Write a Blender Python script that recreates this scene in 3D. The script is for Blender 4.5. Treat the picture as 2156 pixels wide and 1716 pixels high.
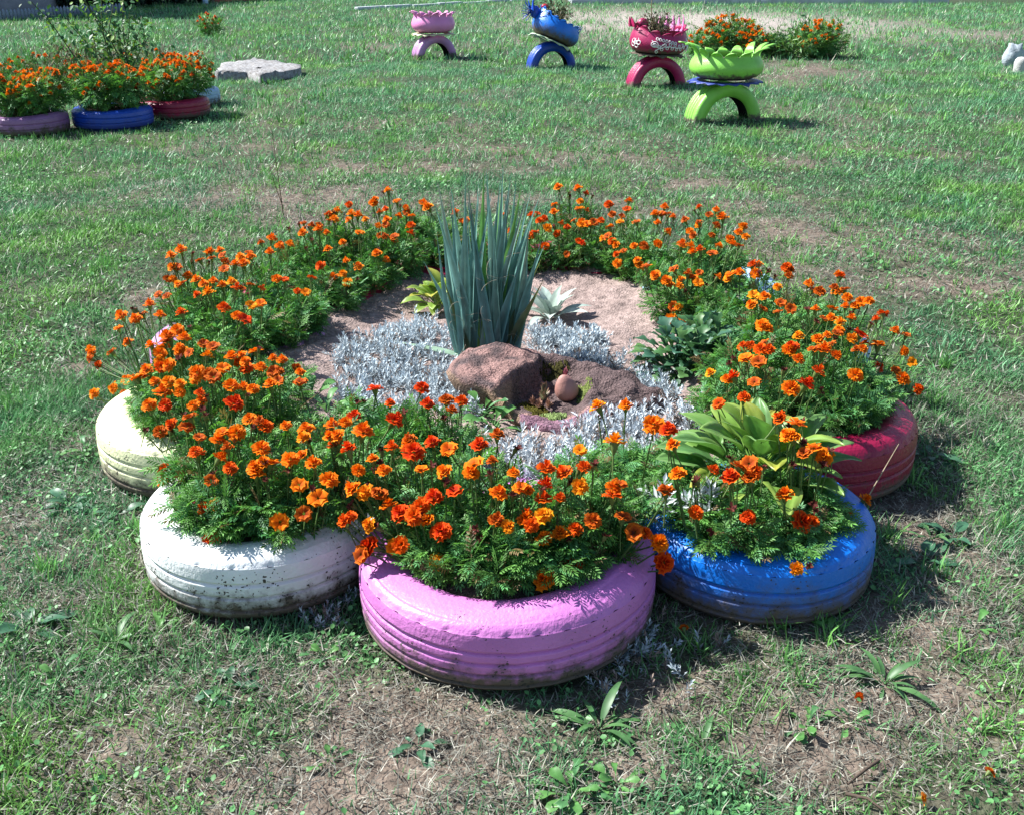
import bpy, math, random
import numpy as np
from mathutils import Matrix, Vector, noise as mnoise
R = math.radians
rng = np.random.default_rng(7)
random.seed(7)
scene = bpy.context.scene
COL = scene.collection
for o in list(bpy.data.objects):
    bpy.data.objects.remove(o)

# ------------------------------------------------------------------ camera
PW, PH, PF = 2156.0, 1716.0, 2200.0          # photo pixel frame used for measuring, focal length in those pixels
CAM_H = 1.30
TH = math.atan(978.0 / PF)                   # downward tilt
cam_d = bpy.data.cameras.new('camera')
cam = bpy.data.objects.new('camera', cam_d)
COL.objects.link(cam)
cam.location = (0, 0, CAM_H)
cam.rotation_euler = (math.pi / 2 - TH, 0, 0)
cam_d.sensor_width = 36.0
cam_d.lens = 36.0 * PF / PW
cam_d.clip_end = 2000
cam_d.clip_start = 0.05
scene.camera = cam

# ------------------------------------------------------------------ light
SUN_EL, SUN_AZ = R(47), R(-70)               # azimuth measured clockwise from +Y: sun stands to the left, a little beyond
w = bpy.data.worlds.new('World')
scene.world = w
w.use_nodes = True
nt = w.node_tree
sky = nt.nodes.new('ShaderNodeTexSky')
sky.sky_type = 'NISHITA'
sky.sun_disc = False
sky.sun_elevation = SUN_EL
sky.sun_rotation = SUN_AZ
sky.air_density = 1.0
sky.dust_density = 0.6
bg = nt.nodes['Background']
bg.inputs['Strength'].default_value = 0.076
nt.links.new(sky.outputs[0], bg.inputs['Color'])
sd = bpy.data.lights.new('sun', 'SUN')
sd.energy = 5.0
sd.angle = R(0.55)
sd.color = (1.0, 0.99, 0.95)
sun = bpy.data.objects.new('sun', sd)
COL.objects.link(sun)
sun_vec = Vector((math.sin(SUN_AZ) * math.cos(SUN_EL), math.cos(SUN_AZ) * math.cos(SUN_EL), math.sin(SUN_EL)))
sun.rotation_euler = sun_vec.to_track_quat('Z', 'Y').to_euler()
sun.location = sun_vec * 30
vs = scene.view_settings
vs.view_transform = 'Standard'
vs.look = 'None'
vs.gamma = 1.0
vs.exposure = 1.12
vs.use_curve_mapping = False


def P(px, py, z=0.0):
    """photo pixel -> point at height z"""
    a = (px - PW / 2) / PF
    b = (py - PH / 2) / PF
    dy = math.cos(TH) - b * math.sin(TH)
    dz = -math.sin(TH) - b * math.cos(TH)
    t = (z - CAM_H) / dz
    return np.array([a * t, dy * t, z])


# ------------------------------------------------------------------ mesh helpers
def tag(o, label=None, cat=None, group=None, kind=None):
    if label: o['label'] = label
    if cat: o['category'] = cat
    if group: o['group'] = group
    if kind: o['kind'] = kind
    return o


def mesh(name, V, F, col=None, mats=(), mi=None, smooth=False):
    V = np.asarray(V, dtype=np.float32).reshape(-1, 3)
    F = np.asarray(F, dtype=np.int32).reshape(-1, 3)
    me = bpy.data.meshes.new(name)
    me.vertices.add(len(V))
    me.vertices.foreach_set('co', V.ravel())
    me.loops.add(len(F) * 3)
    me.loops.foreach_set('vertex_index', F.ravel())
    me.polygons.add(len(F))
    me.polygons.foreach_set('loop_start', np.arange(0, len(F) * 3, 3, dtype=np.int32))
    me.polygons.foreach_set('loop_total', np.full(len(F), 3, dtype=np.int32))
    if smooth:
        me.polygons.foreach_set('use_smooth', np.ones(len(F), dtype=bool))
    for m in mats: me.materials.append(m)
    if mi is not None:
        me.polygons.foreach_set('material_index', np.asarray(mi, dtype=np.int32))
    if col is not None:
        a = me.color_attributes.new('Col', 'FLOAT_COLOR', 'POINT')
        c = np.ones((len(V), 4), dtype=np.float32)
        c[:, :3] = col
        a.data.foreach_set('color', c.ravel())
    me.update()
    me.validate()
    return me


def obj(name, me, parent=None, loc=None, rot=None, scale=None):
    o = bpy.data.objects.new(name, me)
    COL.objects.link(o)
    if parent is not None: o.parent = parent
    if loc is not None: o.location = [float(v) for v in loc]
    if rot is not None: o.rotation_euler = rot
    if scale is not None: o.scale = (scale,) * 3 if isinstance(scale, (int, float)) else scale
    return o


def thing(name, label, cat, loc=(0, 0, 0), rz=0.0, group=None):
    o = obj(name, None, None, loc, (0, 0, rz))
    o.empty_display_size = 0.05
    return tag(o, label, cat, group)


class Buf:
    def __init__(s): s.V = []; s.F = []; s.C = []; s.M = []; s.n = 0
    def add(s, V, F, c=(1, 1, 1), m=0):
        V = np.asarray(V, float).reshape(-1, 3); F = np.asarray(F, int).reshape(-1, 3)
        s.V.append(V); s.F.append(F + s.n); s.n += len(V)
        cc = np.empty((len(V), 3)); cc[:] = c; s.C.append(cc)
        s.M.append(np.full(len(F), m)); return s
    def get(s):
        return np.concatenate(s.V), np.concatenate(s.F), np.concatenate(s.C), np.concatenate(s.M)
    def mesh(s, name, mats, smooth=False):
        V, F, C, M = s.get()
        return mesh(name, V, F, C, mats, M, smooth)


def nrm(v):
    v = np.asarray(v, float)
    return v / np.maximum(np.linalg.norm(v, axis=-1, keepdims=True), 1e-9)


def frames(fwd, up):
    """(N,3) forward and up -> (N,3,3) columns side, forward, normal"""
    f = nrm(fwd)
    s = nrm(np.cross(f, up))
    n = np.cross(s, f)
    return np.stack([s, f, n], axis=2)


def batch(TV, TF, TC, Rm, pos, scl, col):
    """copies of one template: Rm (N,3,3), pos (N,3), scl (N,) or (N,3), col (N,3)"""
    N = len(pos); n = len(TV)
    scl = np.asarray(scl, float)
    if scl.ndim == 1: scl = scl[:, None] * np.ones(3)
    L = TV[None] * scl[:, None, :]
    V = np.einsum('nij,nkj->nki', Rm, L) + pos[:, None, :]
    F = TF[None] + (np.arange(N) * n)[:, None, None]
    C = TC[None] * col[:, None, :]
    return V.reshape(-1, 3), F.reshape(-1, 3), C.reshape(-1, 3)


def lathe(prof, nseg, arc=2 * math.pi, mod=None):
    """prof [(r,z)] revolved round Z; mod(i,theta,r,z)->(r,z)"""
    closed = abs(arc - 2 * math.pi) < 1e-6
    na = nseg if closed else nseg + 1
    th = np.arange(na) * arc / nseg
    k = len(prof)
    V = np.zeros((na, k, 3))
    for i, (r, z) in enumerate(prof):
        rr = np.full(na, r); zz = np.full(na, z)
        if mod: rr, zz = mod(i, th, rr, zz)
        V[:, i, 0] = rr * np.cos(th); V[:, i, 1] = rr * np.sin(th); V[:, i, 2] = zz
    F = []
    a = np.arange(nseg)
    b = (a + 1) % na
    for i in range(k - 1):
        q = np.stack([a * k + i, b * k + i, b * k + i + 1, a * k + i + 1], 1)
        F.append(q[:, [0, 1, 2]]); F.append(q[:, [0, 2, 3]])
    return V.reshape(-1, 3), np.concatenate(F), np.repeat(np.arange(k - 1), 2 * nseg)


def tube(pts, r, n=5, taper=None):
    pts = np.asarray(pts, float)
    k = len(pts)
    r = np.full(k, r) if np.isscalar(r) else np.asarray(r)
    t = np.gradient(pts, axis=0)
    ref = np.array([0.31, 0.17, 0.93]) if abs(nrm(t.mean(0))[2]) < 0.8 else np.array([0.93, 0.3, 0.1])
    s = nrm(np.cross(t, ref)); u = nrm(np.cross(s, t))
    a = np.arange(n) * 2 * math.pi / n
    V = pts[:, None] + r[:, None, None] * (np.cos(a)[None, :, None] * s[:, None] + np.sin(a)[None, :, None] * u[:, None])
    F = []
    for i in range(k - 1):
        for j in range(n):
            j2 = (j + 1) % n
            F += [(i * n + j, (i + 1) * n + j, (i + 1) * n + j2), (i * n + j, (i + 1) * n + j2, i * n + j2)]
    return V.reshape(-1, 3), F


# value noise on a lattice, used for the ground colour and for where blades grow
NG = rng.random((256, 256))
def vnoise(x, y, s):
    x = np.asarray(x) / s + 37.3; y = np.asarray(y) / s + 11.7
    i = np.floor(x).astype(int); j = np.floor(y).astype(int)
    u = x - i; v = y - j
    u = u * u * (3 - 2 * u); v = v * v * (3 - 2 * v)
    g = lambda a, b: NG[a % 256, b % 256]
    return (g(i, j) * (1 - u) + g(i + 1, j) * u) * (1 - v) + (g(i, j + 1) * (1 - u) + g(i + 1, j + 1) * u) * v
def fbm(x, y, s, o=4):
    t = 0; a = 0.5
    for k in range(o):
        t = t + a * vnoise(x + 5.1 * k, y - 3.7 * k, s); s = s * 0.5; a *= 0.5
    return t / (1 - 0.5 ** o)


# ------------------------------------------------------------------ materials
def new_mat(name):
    m = bpy.data.materials.new(name)
    m.use_nodes = True
    n = m.node_tree.nodes; l = m.node_tree.links
    return m, n, l, n['Principled BSDF']


def vc_mat(name, rough=0.6, transl=0.0, spec=0.4, nscale=60, namp=0.25, bump=0.0, bscale=200, tcol=None):
    """colour from the mesh's own Col attribute with a little noise, optional light passing through (leaves)"""
    m, n, l, b = new_mat(name)
    at = n.new('ShaderNodeAttribute'); at.attribute_name = 'Col'
    tc = n.new('ShaderNodeTexCoord')
    no = n.new('ShaderNodeTexNoise'); no.inputs['Scale'].default_value = nscale; no.inputs['Detail'].default_value = 3
    l.new(tc.outputs['Object'], no.inputs['Vector'])
    mr = n.new('ShaderNodeMapRange'); mr.inputs['To Min'].default_value = 1 - namp; mr.inputs['To Max'].default_value = 1 + namp
    mr.inputs['From Min'].default_value = 0.3; mr.inputs['From Max'].default_value = 0.7
    l.new(no.outputs['Fac'], mr.inputs['Value'])
    mx = n.new('ShaderNodeVectorMath'); mx.operation = 'SCALE'
    l.new(at.outputs['Color'], mx.inputs[0]); l.new(mr.outputs['Result'], mx.inputs['Scale'])
    l.new(mx.outputs['Vector'], b.inputs['Base Color'])
    b.inputs['Roughness'].default_value = rough
    b.inputs['Specular IOR Level'].default_value = spec
    if bump:
        n2 = n.new('ShaderNodeTexNoise'); n2.inputs['Scale'].default_value = bscale; n2.inputs['Detail'].default_value = 5
        l.new(tc.outputs['Object'], n2.inputs['Vector'])
        bp = n.new('ShaderNodeBump'); bp.inputs['Strength'].default_value = bump; bp.inputs['Distance'].default_value = 0.01
        l.new(n2.outputs['Fac'], bp.inputs['Height']); l.new(bp.outputs['Normal'], b.inputs['Normal'])
    if transl:
        tr = n.new('ShaderNodeBsdfTranslucent')
        if tcol:
            vm = n.new('ShaderNodeVectorMath'); vm.operation = 'MULTIPLY'; vm.inputs[1].default_value = tcol
            l.new(mx.outputs['Vector'], vm.inputs[0]); l.new(vm.outputs['Vector'], tr.inputs['Color'])
        else:
            l.new(mx.outputs['Vector'], tr.inputs['Color'])
        ms = n.new('ShaderNodeMixShader'); ms.inputs[0].default_value = transl
        l.new(b.outputs[0], ms.inputs[1]); l.new(tr.outputs[0], ms.inputs[2])
        l.new(ms.outputs[0], n['Material Output'].inputs['Surface'])
    return m


def paint_mat(name, c, rough=0.32, mud=1.0, mudz=0.055, specks=1.0, under=(0.02, 0.02, 0.02)):
    """gloss paint brushed on rubber, with splashed mud near the foot, specks of soil and worn spots"""
    m, n, l, b = new_mat(name)
    tc = n.new('ShaderNodeTexCoord')
    sep = n.new('ShaderNodeSeparateXYZ'); l.new(tc.outputs['Object'], sep.inputs[0])
    nz = n.new('ShaderNodeTexNoise'); nz.inputs['Scale'].default_value = 22; nz.inputs['Detail'].default_value = 6; nz.inputs['Roughness'].default_value = 0.7
    l.new(tc.outputs['Object'], nz.inputs['Vector'])
    # brushed unevenness of the coat
    n1 = n.new('ShaderNodeTexNoise'); n1.inputs['Scale'].default_value = 9; n1.inputs['Detail'].default_value = 4
    l.new(tc.outputs['Object'], n1.inputs['Vector'])
    r1 = n.new('ShaderNodeMapRange'); r1.inputs['From Min'].default_value = 0.3; r1.inputs['From Max'].default_value = 0.7
    r1.inputs['To Min'].default_value = 0.86; r1.inputs['To Max'].default_value = 1.08
    l.new(n1.outputs['Fac'], r1.inputs['Value'])
    sc = n.new('ShaderNodeVectorMath'); sc.operation = 'SCALE'; sc.inputs[0].default_value = c
    l.new(r1.outputs['Result'], sc.inputs['Scale'])
    # mud: splashes, reaching up a few centimetres with a ragged upper edge
    ad = n.new('ShaderNodeMath'); ad.operation = 'MULTIPLY_ADD'
    l.new(nz.outputs['Fac'], ad.inputs[0]); ad.inputs[1].default_value = -0.16; l.new(sep.outputs['Z'], ad.inputs[2])
    mm = n.new('ShaderNodeMapRange'); mm.interpolation_type = 'SMOOTHSTEP'
    mm.inputs['From Min'].default_value = -0.06; mm.inputs['From Max'].default_value = mudz - 0.05
    mm.inputs['To Min'].default_value = min(1.0, 1.0 * mud); mm.inputs['To Max'].default_value = 0.0
    l.new(ad.outputs[0], mm.inputs['Value'])
    mc = n.new('ShaderNodeMix'); mc.data_type = 'RGBA'
    l.new(mm.outputs['Result'], mc.inputs['Factor']); l.new(sc.outputs['Vector'], mc.inputs['A'])
    mc.inputs['B'].default_value = (0.105, 0.082, 0.060, 1)
    # specks
    vo = n.new('ShaderNodeTexVoronoi'); vo.inputs['Scale'].default_value = 105; vo.inputs['Randomness'].default_value = 1
    nd = n.new('ShaderNodeTexNoise'); nd.inputs['Scale'].default_value = 60
    l.new(tc.outputs['Object'], nd.inputs['Vector'])
    mp = n.new('ShaderNodeVectorMath'); mp.operation = 'MULTIPLY_ADD'; mp.inputs[1].default_value = (0.02, 0.02, 0.02)
    l.new(nd.outputs['Color'], mp.inputs[0]); l.new(tc.outputs['Object'], mp.inputs[2])
    l.new(mp.outputs['Vector'], vo.inputs['Vector'])
    szv = n.new('ShaderNodeMapRange'); szv.inputs['From Min'].default_value = 0.42; szv.inputs['From Max'].default_value = 0.66
    szv.inputs['To Min'].default_value = 0.02; szv.inputs['To Max'].default_value = 0.46 * specks
    l.new(nz.outputs['Fac'], szv.inputs['Value'])
    zz = n.new('ShaderNodeMapRange'); zz.inputs['From Min'].default_value = 0.17; zz.inputs['From Max'].default_value = 0.03
    zz.inputs['To Min'].default_value = 0.35; zz.inputs['To Max'].default_value = 1.0
    l.new(sep.outputs['Z'], zz.inputs['Value'])
    ml = n.new('ShaderNodeMath'); ml.operation = 'MULTIPLY'; l.new(szv.outputs['Result'], ml.inputs[0]); l.new(zz.outputs['Result'], ml.inputs[1])
    lt = n.new('ShaderNodeMath'); lt.operation = 'LESS_THAN'; l.new(vo.outputs['Distance'], lt.inputs[0]); l.new(ml.outputs[0], lt.inputs[1])
    m2 = n.new('ShaderNodeMix'); m2.data_type = 'RGBA'
    l.new(lt.outputs[0], m2.inputs['Factor']); l.new(mc.outputs['Result'], m2.inputs['A'])
    m2.inputs['B'].default_value = (under[0] + 0.03, under[1] + 0.022, under[2] + 0.015, 1)
    l.new(m2.outputs['Result'], b.inputs['Base Color'])
    ra_ = n.new('ShaderNodeMath'); ra_.operation = 'MULTIPLY_ADD'; l.new(nz.outputs['Fac'], ra_.inputs[0]); ra_.inputs[1].default_value = 0.9; ra_.inputs[2].default_value = -0.35
    rm_ = n.new('ShaderNodeMath'); rm_.operation = 'MAXIMUM'; l.new(ra_.outputs[0], rm_.inputs[0]); l.new(mm.outputs['Result'], rm_.inputs[1])
    ro = n.new('ShaderNodeMapRange'); ro.inputs['To Min'].default_value = rough; ro.inputs['To Max'].default_value = 0.85
    l.new(rm_.outputs[0], ro.inputs['Value']); l.new(ro.outputs['Result'], b.inputs['Roughness'])
    bp = n.new('ShaderNodeBump'); bp.inputs['Strength'].default_value = 0.55; bp.inputs['Distance'].default_value = 0.004
    n3 = n.new('ShaderNodeTexNoise'); n3.inputs['Scale'].default_value = 120; n3.inputs['Detail'].default_value = 4
    l.new(tc.outputs['Object'], n3.inputs['Vector']); l.new(n3.outputs['Fac'], bp.inputs['Height']); l.new(bp.outputs['Normal'], b.inputs['Normal'])
    return m


def stone_mat(name, c1, c2, scale=14, bump=0.7, rough=0.85, c3=None):
    m, n, l, b = new_mat(name)
    tc = n.new('ShaderNodeTexCoord')
    n1 = n.new('ShaderNodeTexNoise'); n1.inputs['Scale'].default_value = scale; n1.inputs['Detail'].default_value = 9; n1.inputs['Roughness'].default_value = 0.68
    l.new(tc.outputs['Object'], n1.inputs['Vector'])
    cr = n.new('ShaderNodeValToRGB'); cr.color_ramp.elements[0].position = 0.36; cr.color_ramp.elements[1].position = 0.62
    cr.color_ramp.elements[0].color = (*c1, 1); cr.color_ramp.elements[1].color = (*c2, 1)
    if c3:
        e = cr.color_ramp.elements.new(0.74); e.color = (*c3, 1)
    l.new(n1.outputs['Fac'], cr.inputs['Fac']); l.new(cr.outputs['Color'], b.inputs['Base Color'])
    b.inputs['Roughness'].default_value = rough
    n2 = n.new('ShaderNodeTexNoise'); n2.inputs['Scale'].default_value = scale * 6; n2.inputs['Detail'].default_value = 6
    l.new(tc.outputs['Object'], n2.inputs['Vector'])
    bp = n.new('ShaderNodeBump'); bp.inputs['Strength'].default_value = bump; bp.inputs['Distance'].default_value = 0.01
    l.new(n2.outputs['Fac'], bp.inputs['Height']); l.new(bp.outputs['Normal'], b.inputs['Normal'])
    return m


M_GRASS = vc_mat('grass_blades', 0.45, 0.30, 0.35, 3, 0.15)
M_LEAF = vc_mat('marigold_foliage', 0.5, 0.28, 0.35, 20, 0.25, tcol=(1.0, 1.15, 0.55))
M_PETAL = vc_mat('marigold_petals', 0.7, 0.22, 0.12, 150, 0.18)
M_SILVER = vc_mat('felted_silver_leaves', 0.75, 0.10, 0.2, 40, 0.12)
M_YUCCA = vc_mat('yucca_blades', 0.45, 0.22, 0.45, 30, 0.18)
M_HOSTA = vc_mat('hosta_leaves', 0.4, 0.28, 0.45, 25, 0.2, tcol=(1.0, 1.1, 0.5))
M_WEED = vc_mat('weed_leaves', 0.45, 0.25, 0.4, 40, 0.2)
M_DRY = vc_mat('dry_plants', 0.9, 0.1, 0.1, 40, 0.25)
M_MOSS = vc_mat('moss', 0.95, 0.0, 0.1, 250, 0.5, bump=1.0, bscale=300)
M_SUCC = vc_mat('succulent_leaves', 0.45, 0.1, 0.4, 60, 0.2)
M_SOIL = vc_mat('bed_soil', 0.95, 0.0, 0.1, 45, 0.35, bump=1.0, bscale=140)
M_GROUND = vc_mat('lawn_soil', 0.95, 0.0, 0.1, 28, 0.45, bump=1.0, bscale=90)
M_TWIG = vc_mat('twigs', 0.85, 0.0, 0.2, 80, 0.3)

# ------------------------------------------------------------------ the flower ring: tyre centres (x, y, radius, colour)
TYRES = [('pink', -0.010, 1.895, .314), ('blue', .545, 2.050, .265), ('crimson', .800, 2.580, .287), ('r2', .87, 3.19, .285),
         ('r3', .72, 3.745, .285), ('br', .30, 4.14, .285), ('bl', -.285, 4.14, .285), ('l3', -.73, 3.75, .285), ('l2', -.885, 3.20, .285),
         ('yellow', -.840, 2.605, .285), ('white', -.562, 2.088, .277)]
RING = np.array([(t[1], t[2]) for t in TYRES])


def ring_dist(x, y):
    """signed distance to the ring's centre line, negative inside"""
    x = np.asarray(x, float); y = np.asarray(y, float)
    p = np.stack([x, y], -1)
    d = np.full(x.shape, 1e9); ins = np.zeros(x.shape, bool)
    for i in range(len(RING)):
        a = RING[i]; b = RING[(i + 1) % len(RING)]
        ab = b - a
        t = np.clip(((p - a) @ ab) / (ab @ ab), 0, 1)
        q = a + t[..., None] * ab
        d = np.minimum(d, np.linalg.norm(p - q, axis=-1))
        c = ((a[1] > y) != (b[1] > y)) & (x < (b[0] - a[0]) * (y - a[1]) / (b[1] - a[1] + 1e-12) + a[0])
        ins ^= c
    return np.where(ins, -d, d)


# ------------------------------------------------------------------ ground sheet
BARE = [(1500, 48, 330, 26, 1.0), (1300, 35, 200, 16, .8), (1700, 148, 130, 16, .9), (1640, 165, 100, 12, .6), (650, 310, 120, 13, .5), (1010, 310, 120, 10, .6), (850, 352, 150, 12, .6),
        (1710, 345, 90, 12, .8), (1490, 390, 80, 9, .8), (500, 425, 180, 22, .45), (640, 470, 140, 22, .5), (1650, 480, 100, 20, .6),
        (300, 625, 130, 22, .6), (170, 780, 90, 16, .5), (1690, 1560, 150, 80, .9), (930, 1530, 280, 100, .85), (560, 1430, 200, 70, .7), (760, 1640, 380, 80, .75), (300, 1560, 160, 70, .45), (1950, 1480, 180, 70, .6), (1100, 1680, 200, 60, .6),
        (1320, 1600, 140, 60, .7), (1000, 1350, 120, 70, .5), (2080, 75, 110, 10, .8), (1990, 1120, 130, 90, .55), (1850, 1330, 160, 60, .6), (780, 100, 60, 6, .7),
        (1400, 1480, 150, 60, .5), (420, 1290, 120, 60, .4), (1000, 420, 220, 16, .6), (700, 400, 150, 12, .5), (1250, 330, 180, 12, .5), (450, 500, 120, 14, .5), (1560, 430, 140, 14, .5), (1950, 600, 120, 20, .45), (800, 262, 200, 9, .4), (1300, 300, 160, 12, .4), (1800, 250, 120, 12, .3)]
BW = []
for (px, py, rx, ry, a) in BARE:
    c = P(px, py); e = P(px + rx, py); g = P(px, py - ry); g2 = P(px, py + ry)
    BW.append((c[0], c[1], abs(e[0] - c[0]), abs(g[1] - g2[1]) / 2, a))


def bareness(x, y):
    """0 = thick green grass, 1 = bare soil or dead thatch"""
    x = np.asarray(x, float); y = np.asarray(y, float)
    b = np.zeros(x.shape)
    for (cx, cy, rx, ry, a) in BW:
        q = ((x - cx) / rx) ** 2 + ((y - cy) / ry) ** 2
        b = np.maximum(b, a * np.exp(-q * 0.9))
    far = np.clip((y - 4) / 10, 0, 1)
    n1 = fbm(x, y, 0.9, 4); n2 = fbm(x + 50, y, 0.22, 3)
    n = np.clip((n1 - 0.40) * 3.2, 0, 1) * 0.62 + np.clip((n2 - 0.45) * 2.5, 0, 1) * 0.45
    n3 = fbm(x - 20, y + 40, 0.07, 2)
    return np.clip(b * (0.30 + 1.3 * n2) + n * (0.66 - 0.40 * far) - 0.06 + (n3 - .5) * .5, 0, 1)


def grow(n, lo, hi, f):
    return np.cumsum(np.geomspace(lo, hi, n)) if n else f


xs = np.arange(-2.4, 2.401, 0.03)
ext = 2.4 + np.cumsum(np.geomspace(0.05, 60, 60))
xs = np.concatenate([-ext[::-1], xs, ext])
ys = np.arange(0.9, 5.4, 0.03)
yf = 5.4 + np.cumsum(np.geomspace(0.05, 60, 70))
yb = 0.9 - np.cumsum(np.geomspace(0.1, 60, 25))
ys = np.concatenate([yb[::-1], ys, yf])
GX, GY = np.meshgrid(xs, ys)
def ground_z(x, y):
    return (fbm(x, y, 0.35, 4) - 0.5) * 0.04 + (fbm(x + 4, y, 0.075, 2) - 0.5) * 0.014 * (np.abs(y - 3) < 3) - 0.006
GZ = ground_z(GX, GY)
nb = bareness(GX, GY)
soil_c = np.array([0.165, 0.130, 0.105]); green_c = np.array([0.045, 0.065, 0.035]); grav_c = np.array([0.34, 0.30, 0.27])
k = np.clip(nb * 1.3, 0, 1)[..., None]
GC = green_c * (1 - k) + soil_c * k
gx0, gy0 = P(1500, 45)[:2]
grav = np.exp(-(((GX - gx0) / 5.5) ** 2 + ((GY - gy0) / 4.5) ** 2))[..., None] * np.clip(k * 1.5, 0, 1)
GC = GC * (1 - grav) + grav_c * grav
GC *= (0.75 + 0.5 * fbm(GX + 9, GY, 0.12, 3))[..., None]
ny, nx = GX.shape
idx = np.arange(ny * nx).reshape(ny, nx)
a, b_, c_, d_ = idx[:-1, :-1].ravel(), idx[:-1, 1:].ravel(), idx[1:, 1:].ravel(), idx[1:, :-1].ravel()
GF = np.concatenate([np.stack([a, b_, c_], 1), np.stack([a, c_, d_], 1)])
g = obj('ground', mesh('ground', np.stack([GX, GY, GZ], -1), GF, GC.reshape(-1, 3), [M_GROUND], smooth=True))
tag(g, 'uneven lawn ground with patches of bare dry soil', 'ground', kind='structure')

# soil inside the ring, filled almost to the tyre tops
sx = np.arange(-1.15, 1.15, 0.016); sy = np.arange(1.75, 4.4, 0.016)
SX, SY = np.meshgrid(sx, sy)
SD = ring_dist(SX, SY)
def soil_z(x, y):
    d = ring_dist(x, y)
    clod = (fbm(x, y, 0.055, 3) - 0.5) * 0.032 + (fbm(x, y, 0.25, 2) - 0.5) * 0.03
    up = np.clip((d + 0.42) / 0.2, 0, 1) * np.clip((y - 2.35) / 0.3, 0, 1)
    return 0.116 + clod + 0.030 * up * up * (3 - 2 * up)
SZ = soil_z(SX, SY)
sidx = np.full(SX.shape, -1); keep = SD < 0.03
sidx[keep] = np.arange(keep.sum())
q = np.stack([sidx[:-1, :-1], sidx[:-1, 1:], sidx[1:, 1:], sidx[1:, :-1]], -1).reshape(-1, 4)
q = q[(q >= 0).all(1)]
SC = np.array([0.31, 0.235, 0.215])[None] * (0.7 + 0.6 * fbm(SX[keep], SY[keep], 0.1, 3))[:, None]
s_o = obj('bed_soil', mesh('bed_soil', np.stack([SX[keep], SY[keep], SZ[keep]], -1), np.concatenate([q[:, :3], q[:, [0, 2, 3]]]), SC, [M_SOIL], smooth=True))
tag(s_o, 'pinkish crumbly soil filling the flower ring', 'soil', kind='structure')

# ------------------------------------------------------------------ lawn: blades, dead straw, clover
LEFT_BED = [('purple', 66, 291, .29), ('far_blue', 243, 277, .30), ('far_crimson', 372, 254, .28), ('pale', 400, 229, .27)]
LB = []
for (nm, px, py, r) in LEFT_BED:
    p = P(px, py)
    LB.append((nm, p[0] * (p[1] + r) / p[1], p[1] + r, r))
SLAB_C = P(548, 148, 0.05)


def clear_mask(x, y):
    m = np.ones(x.shape, bool)
    near = (y < 5) & (np.abs(x) < 1.6)
    d = np.full(x.shape, 9.0)
    d[near] = ring_dist(x[near], y[near])
    m &= d > 0.0
    for (_, cx, cy, r) in TYRES + LB:
        m &= (x - cx) ** 2 + (y - cy) ** 2 > (r * 0.93) ** 2
    m &= ~((np.abs(x - SLAB_C[0]) < 0.42) & (np.abs(y - SLAB_C[1]) < 0.55))
    m &= ~((y > 26.0) & (x > 1.2))
    return m


def blades(n, y0, y1, marg, dens_pow=1.0):
    # area-uniform in a wedge that reaches past the picture's edges
    y = np.sqrt(rng.random(n) * (y1 ** 2 - y0 ** 2) + y0 ** 2)
    x = (rng.random(n) * 2 - 1) * (0.53 * y + marg)
    return x, y


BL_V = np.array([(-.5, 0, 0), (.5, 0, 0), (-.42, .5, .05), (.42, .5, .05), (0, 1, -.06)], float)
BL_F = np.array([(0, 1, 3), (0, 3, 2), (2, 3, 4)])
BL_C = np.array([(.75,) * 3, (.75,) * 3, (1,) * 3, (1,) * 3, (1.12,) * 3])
B1_V = np.array([(-.5, 0, 0), (.5, 0, 0), (0, 1, 0)], float); B1_F = np.array([(0, 1, 2)]); B1_C = np.ones((3, 3))
LV, LF, LC = [], [], []; lawn_n = 0
def lawn_add(V, F, C):
    global lawn_n
    LV.append(V); LF.append(F + lawn_n); LC.append(C); lawn_n += len(V)

def dirs(n, tmin, tmax, bias=0.0):
    az = rng.random(n) * 2 * math.pi
    t = np.radians(tmin + (tmax - tmin) * rng.random(n))
    f = np.stack([np.sin(t) * np.cos(az), np.sin(t) * np.sin(az), np.cos(t)], 1)
    up = np.stack([-np.cos(t) * np.cos(az), -np.cos(t) * np.sin(az), np.sin(t)], 1) + rng.normal(size=(n, 3)) * 0.35
    return frames(f, up)

G1 = np.array([0.120, 0.300, 0.095]); G2 = np.array([0.100, 0.275, 0.125]); G3 = np.array([0.160, 0.360, 0.075]); D1 = np.array([0.36, 0.34, 0.27]); D2 = np.array([0.22, 0.22, 0.195])
def lawn_cols(x, y, dry):
    n = len(x)
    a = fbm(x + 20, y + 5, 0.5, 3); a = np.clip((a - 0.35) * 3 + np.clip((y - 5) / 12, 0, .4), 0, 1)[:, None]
    c = G1 * (1 - a) + G2 * a
    yl = np.clip((fbm(x - 30, y, 0.33, 2) - 0.55) * 4, 0, 1)[:, None]
    c = c * (1 - yl) + G3 * yl
    dd = D1 * rng.random((n, 1)) ** 0.7 + D2 * (1 - rng.random((n, 1)) ** 0.7)
    m = (rng.random(n) < dry)[:, None]
    c = np.where(m, dd, c)
    return c * (0.6 + 0.8 * rng.random((n, 1))) * (1 + 0.25 * np.clip((y - 5) / 6, 0, 1))[:, None]

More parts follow.
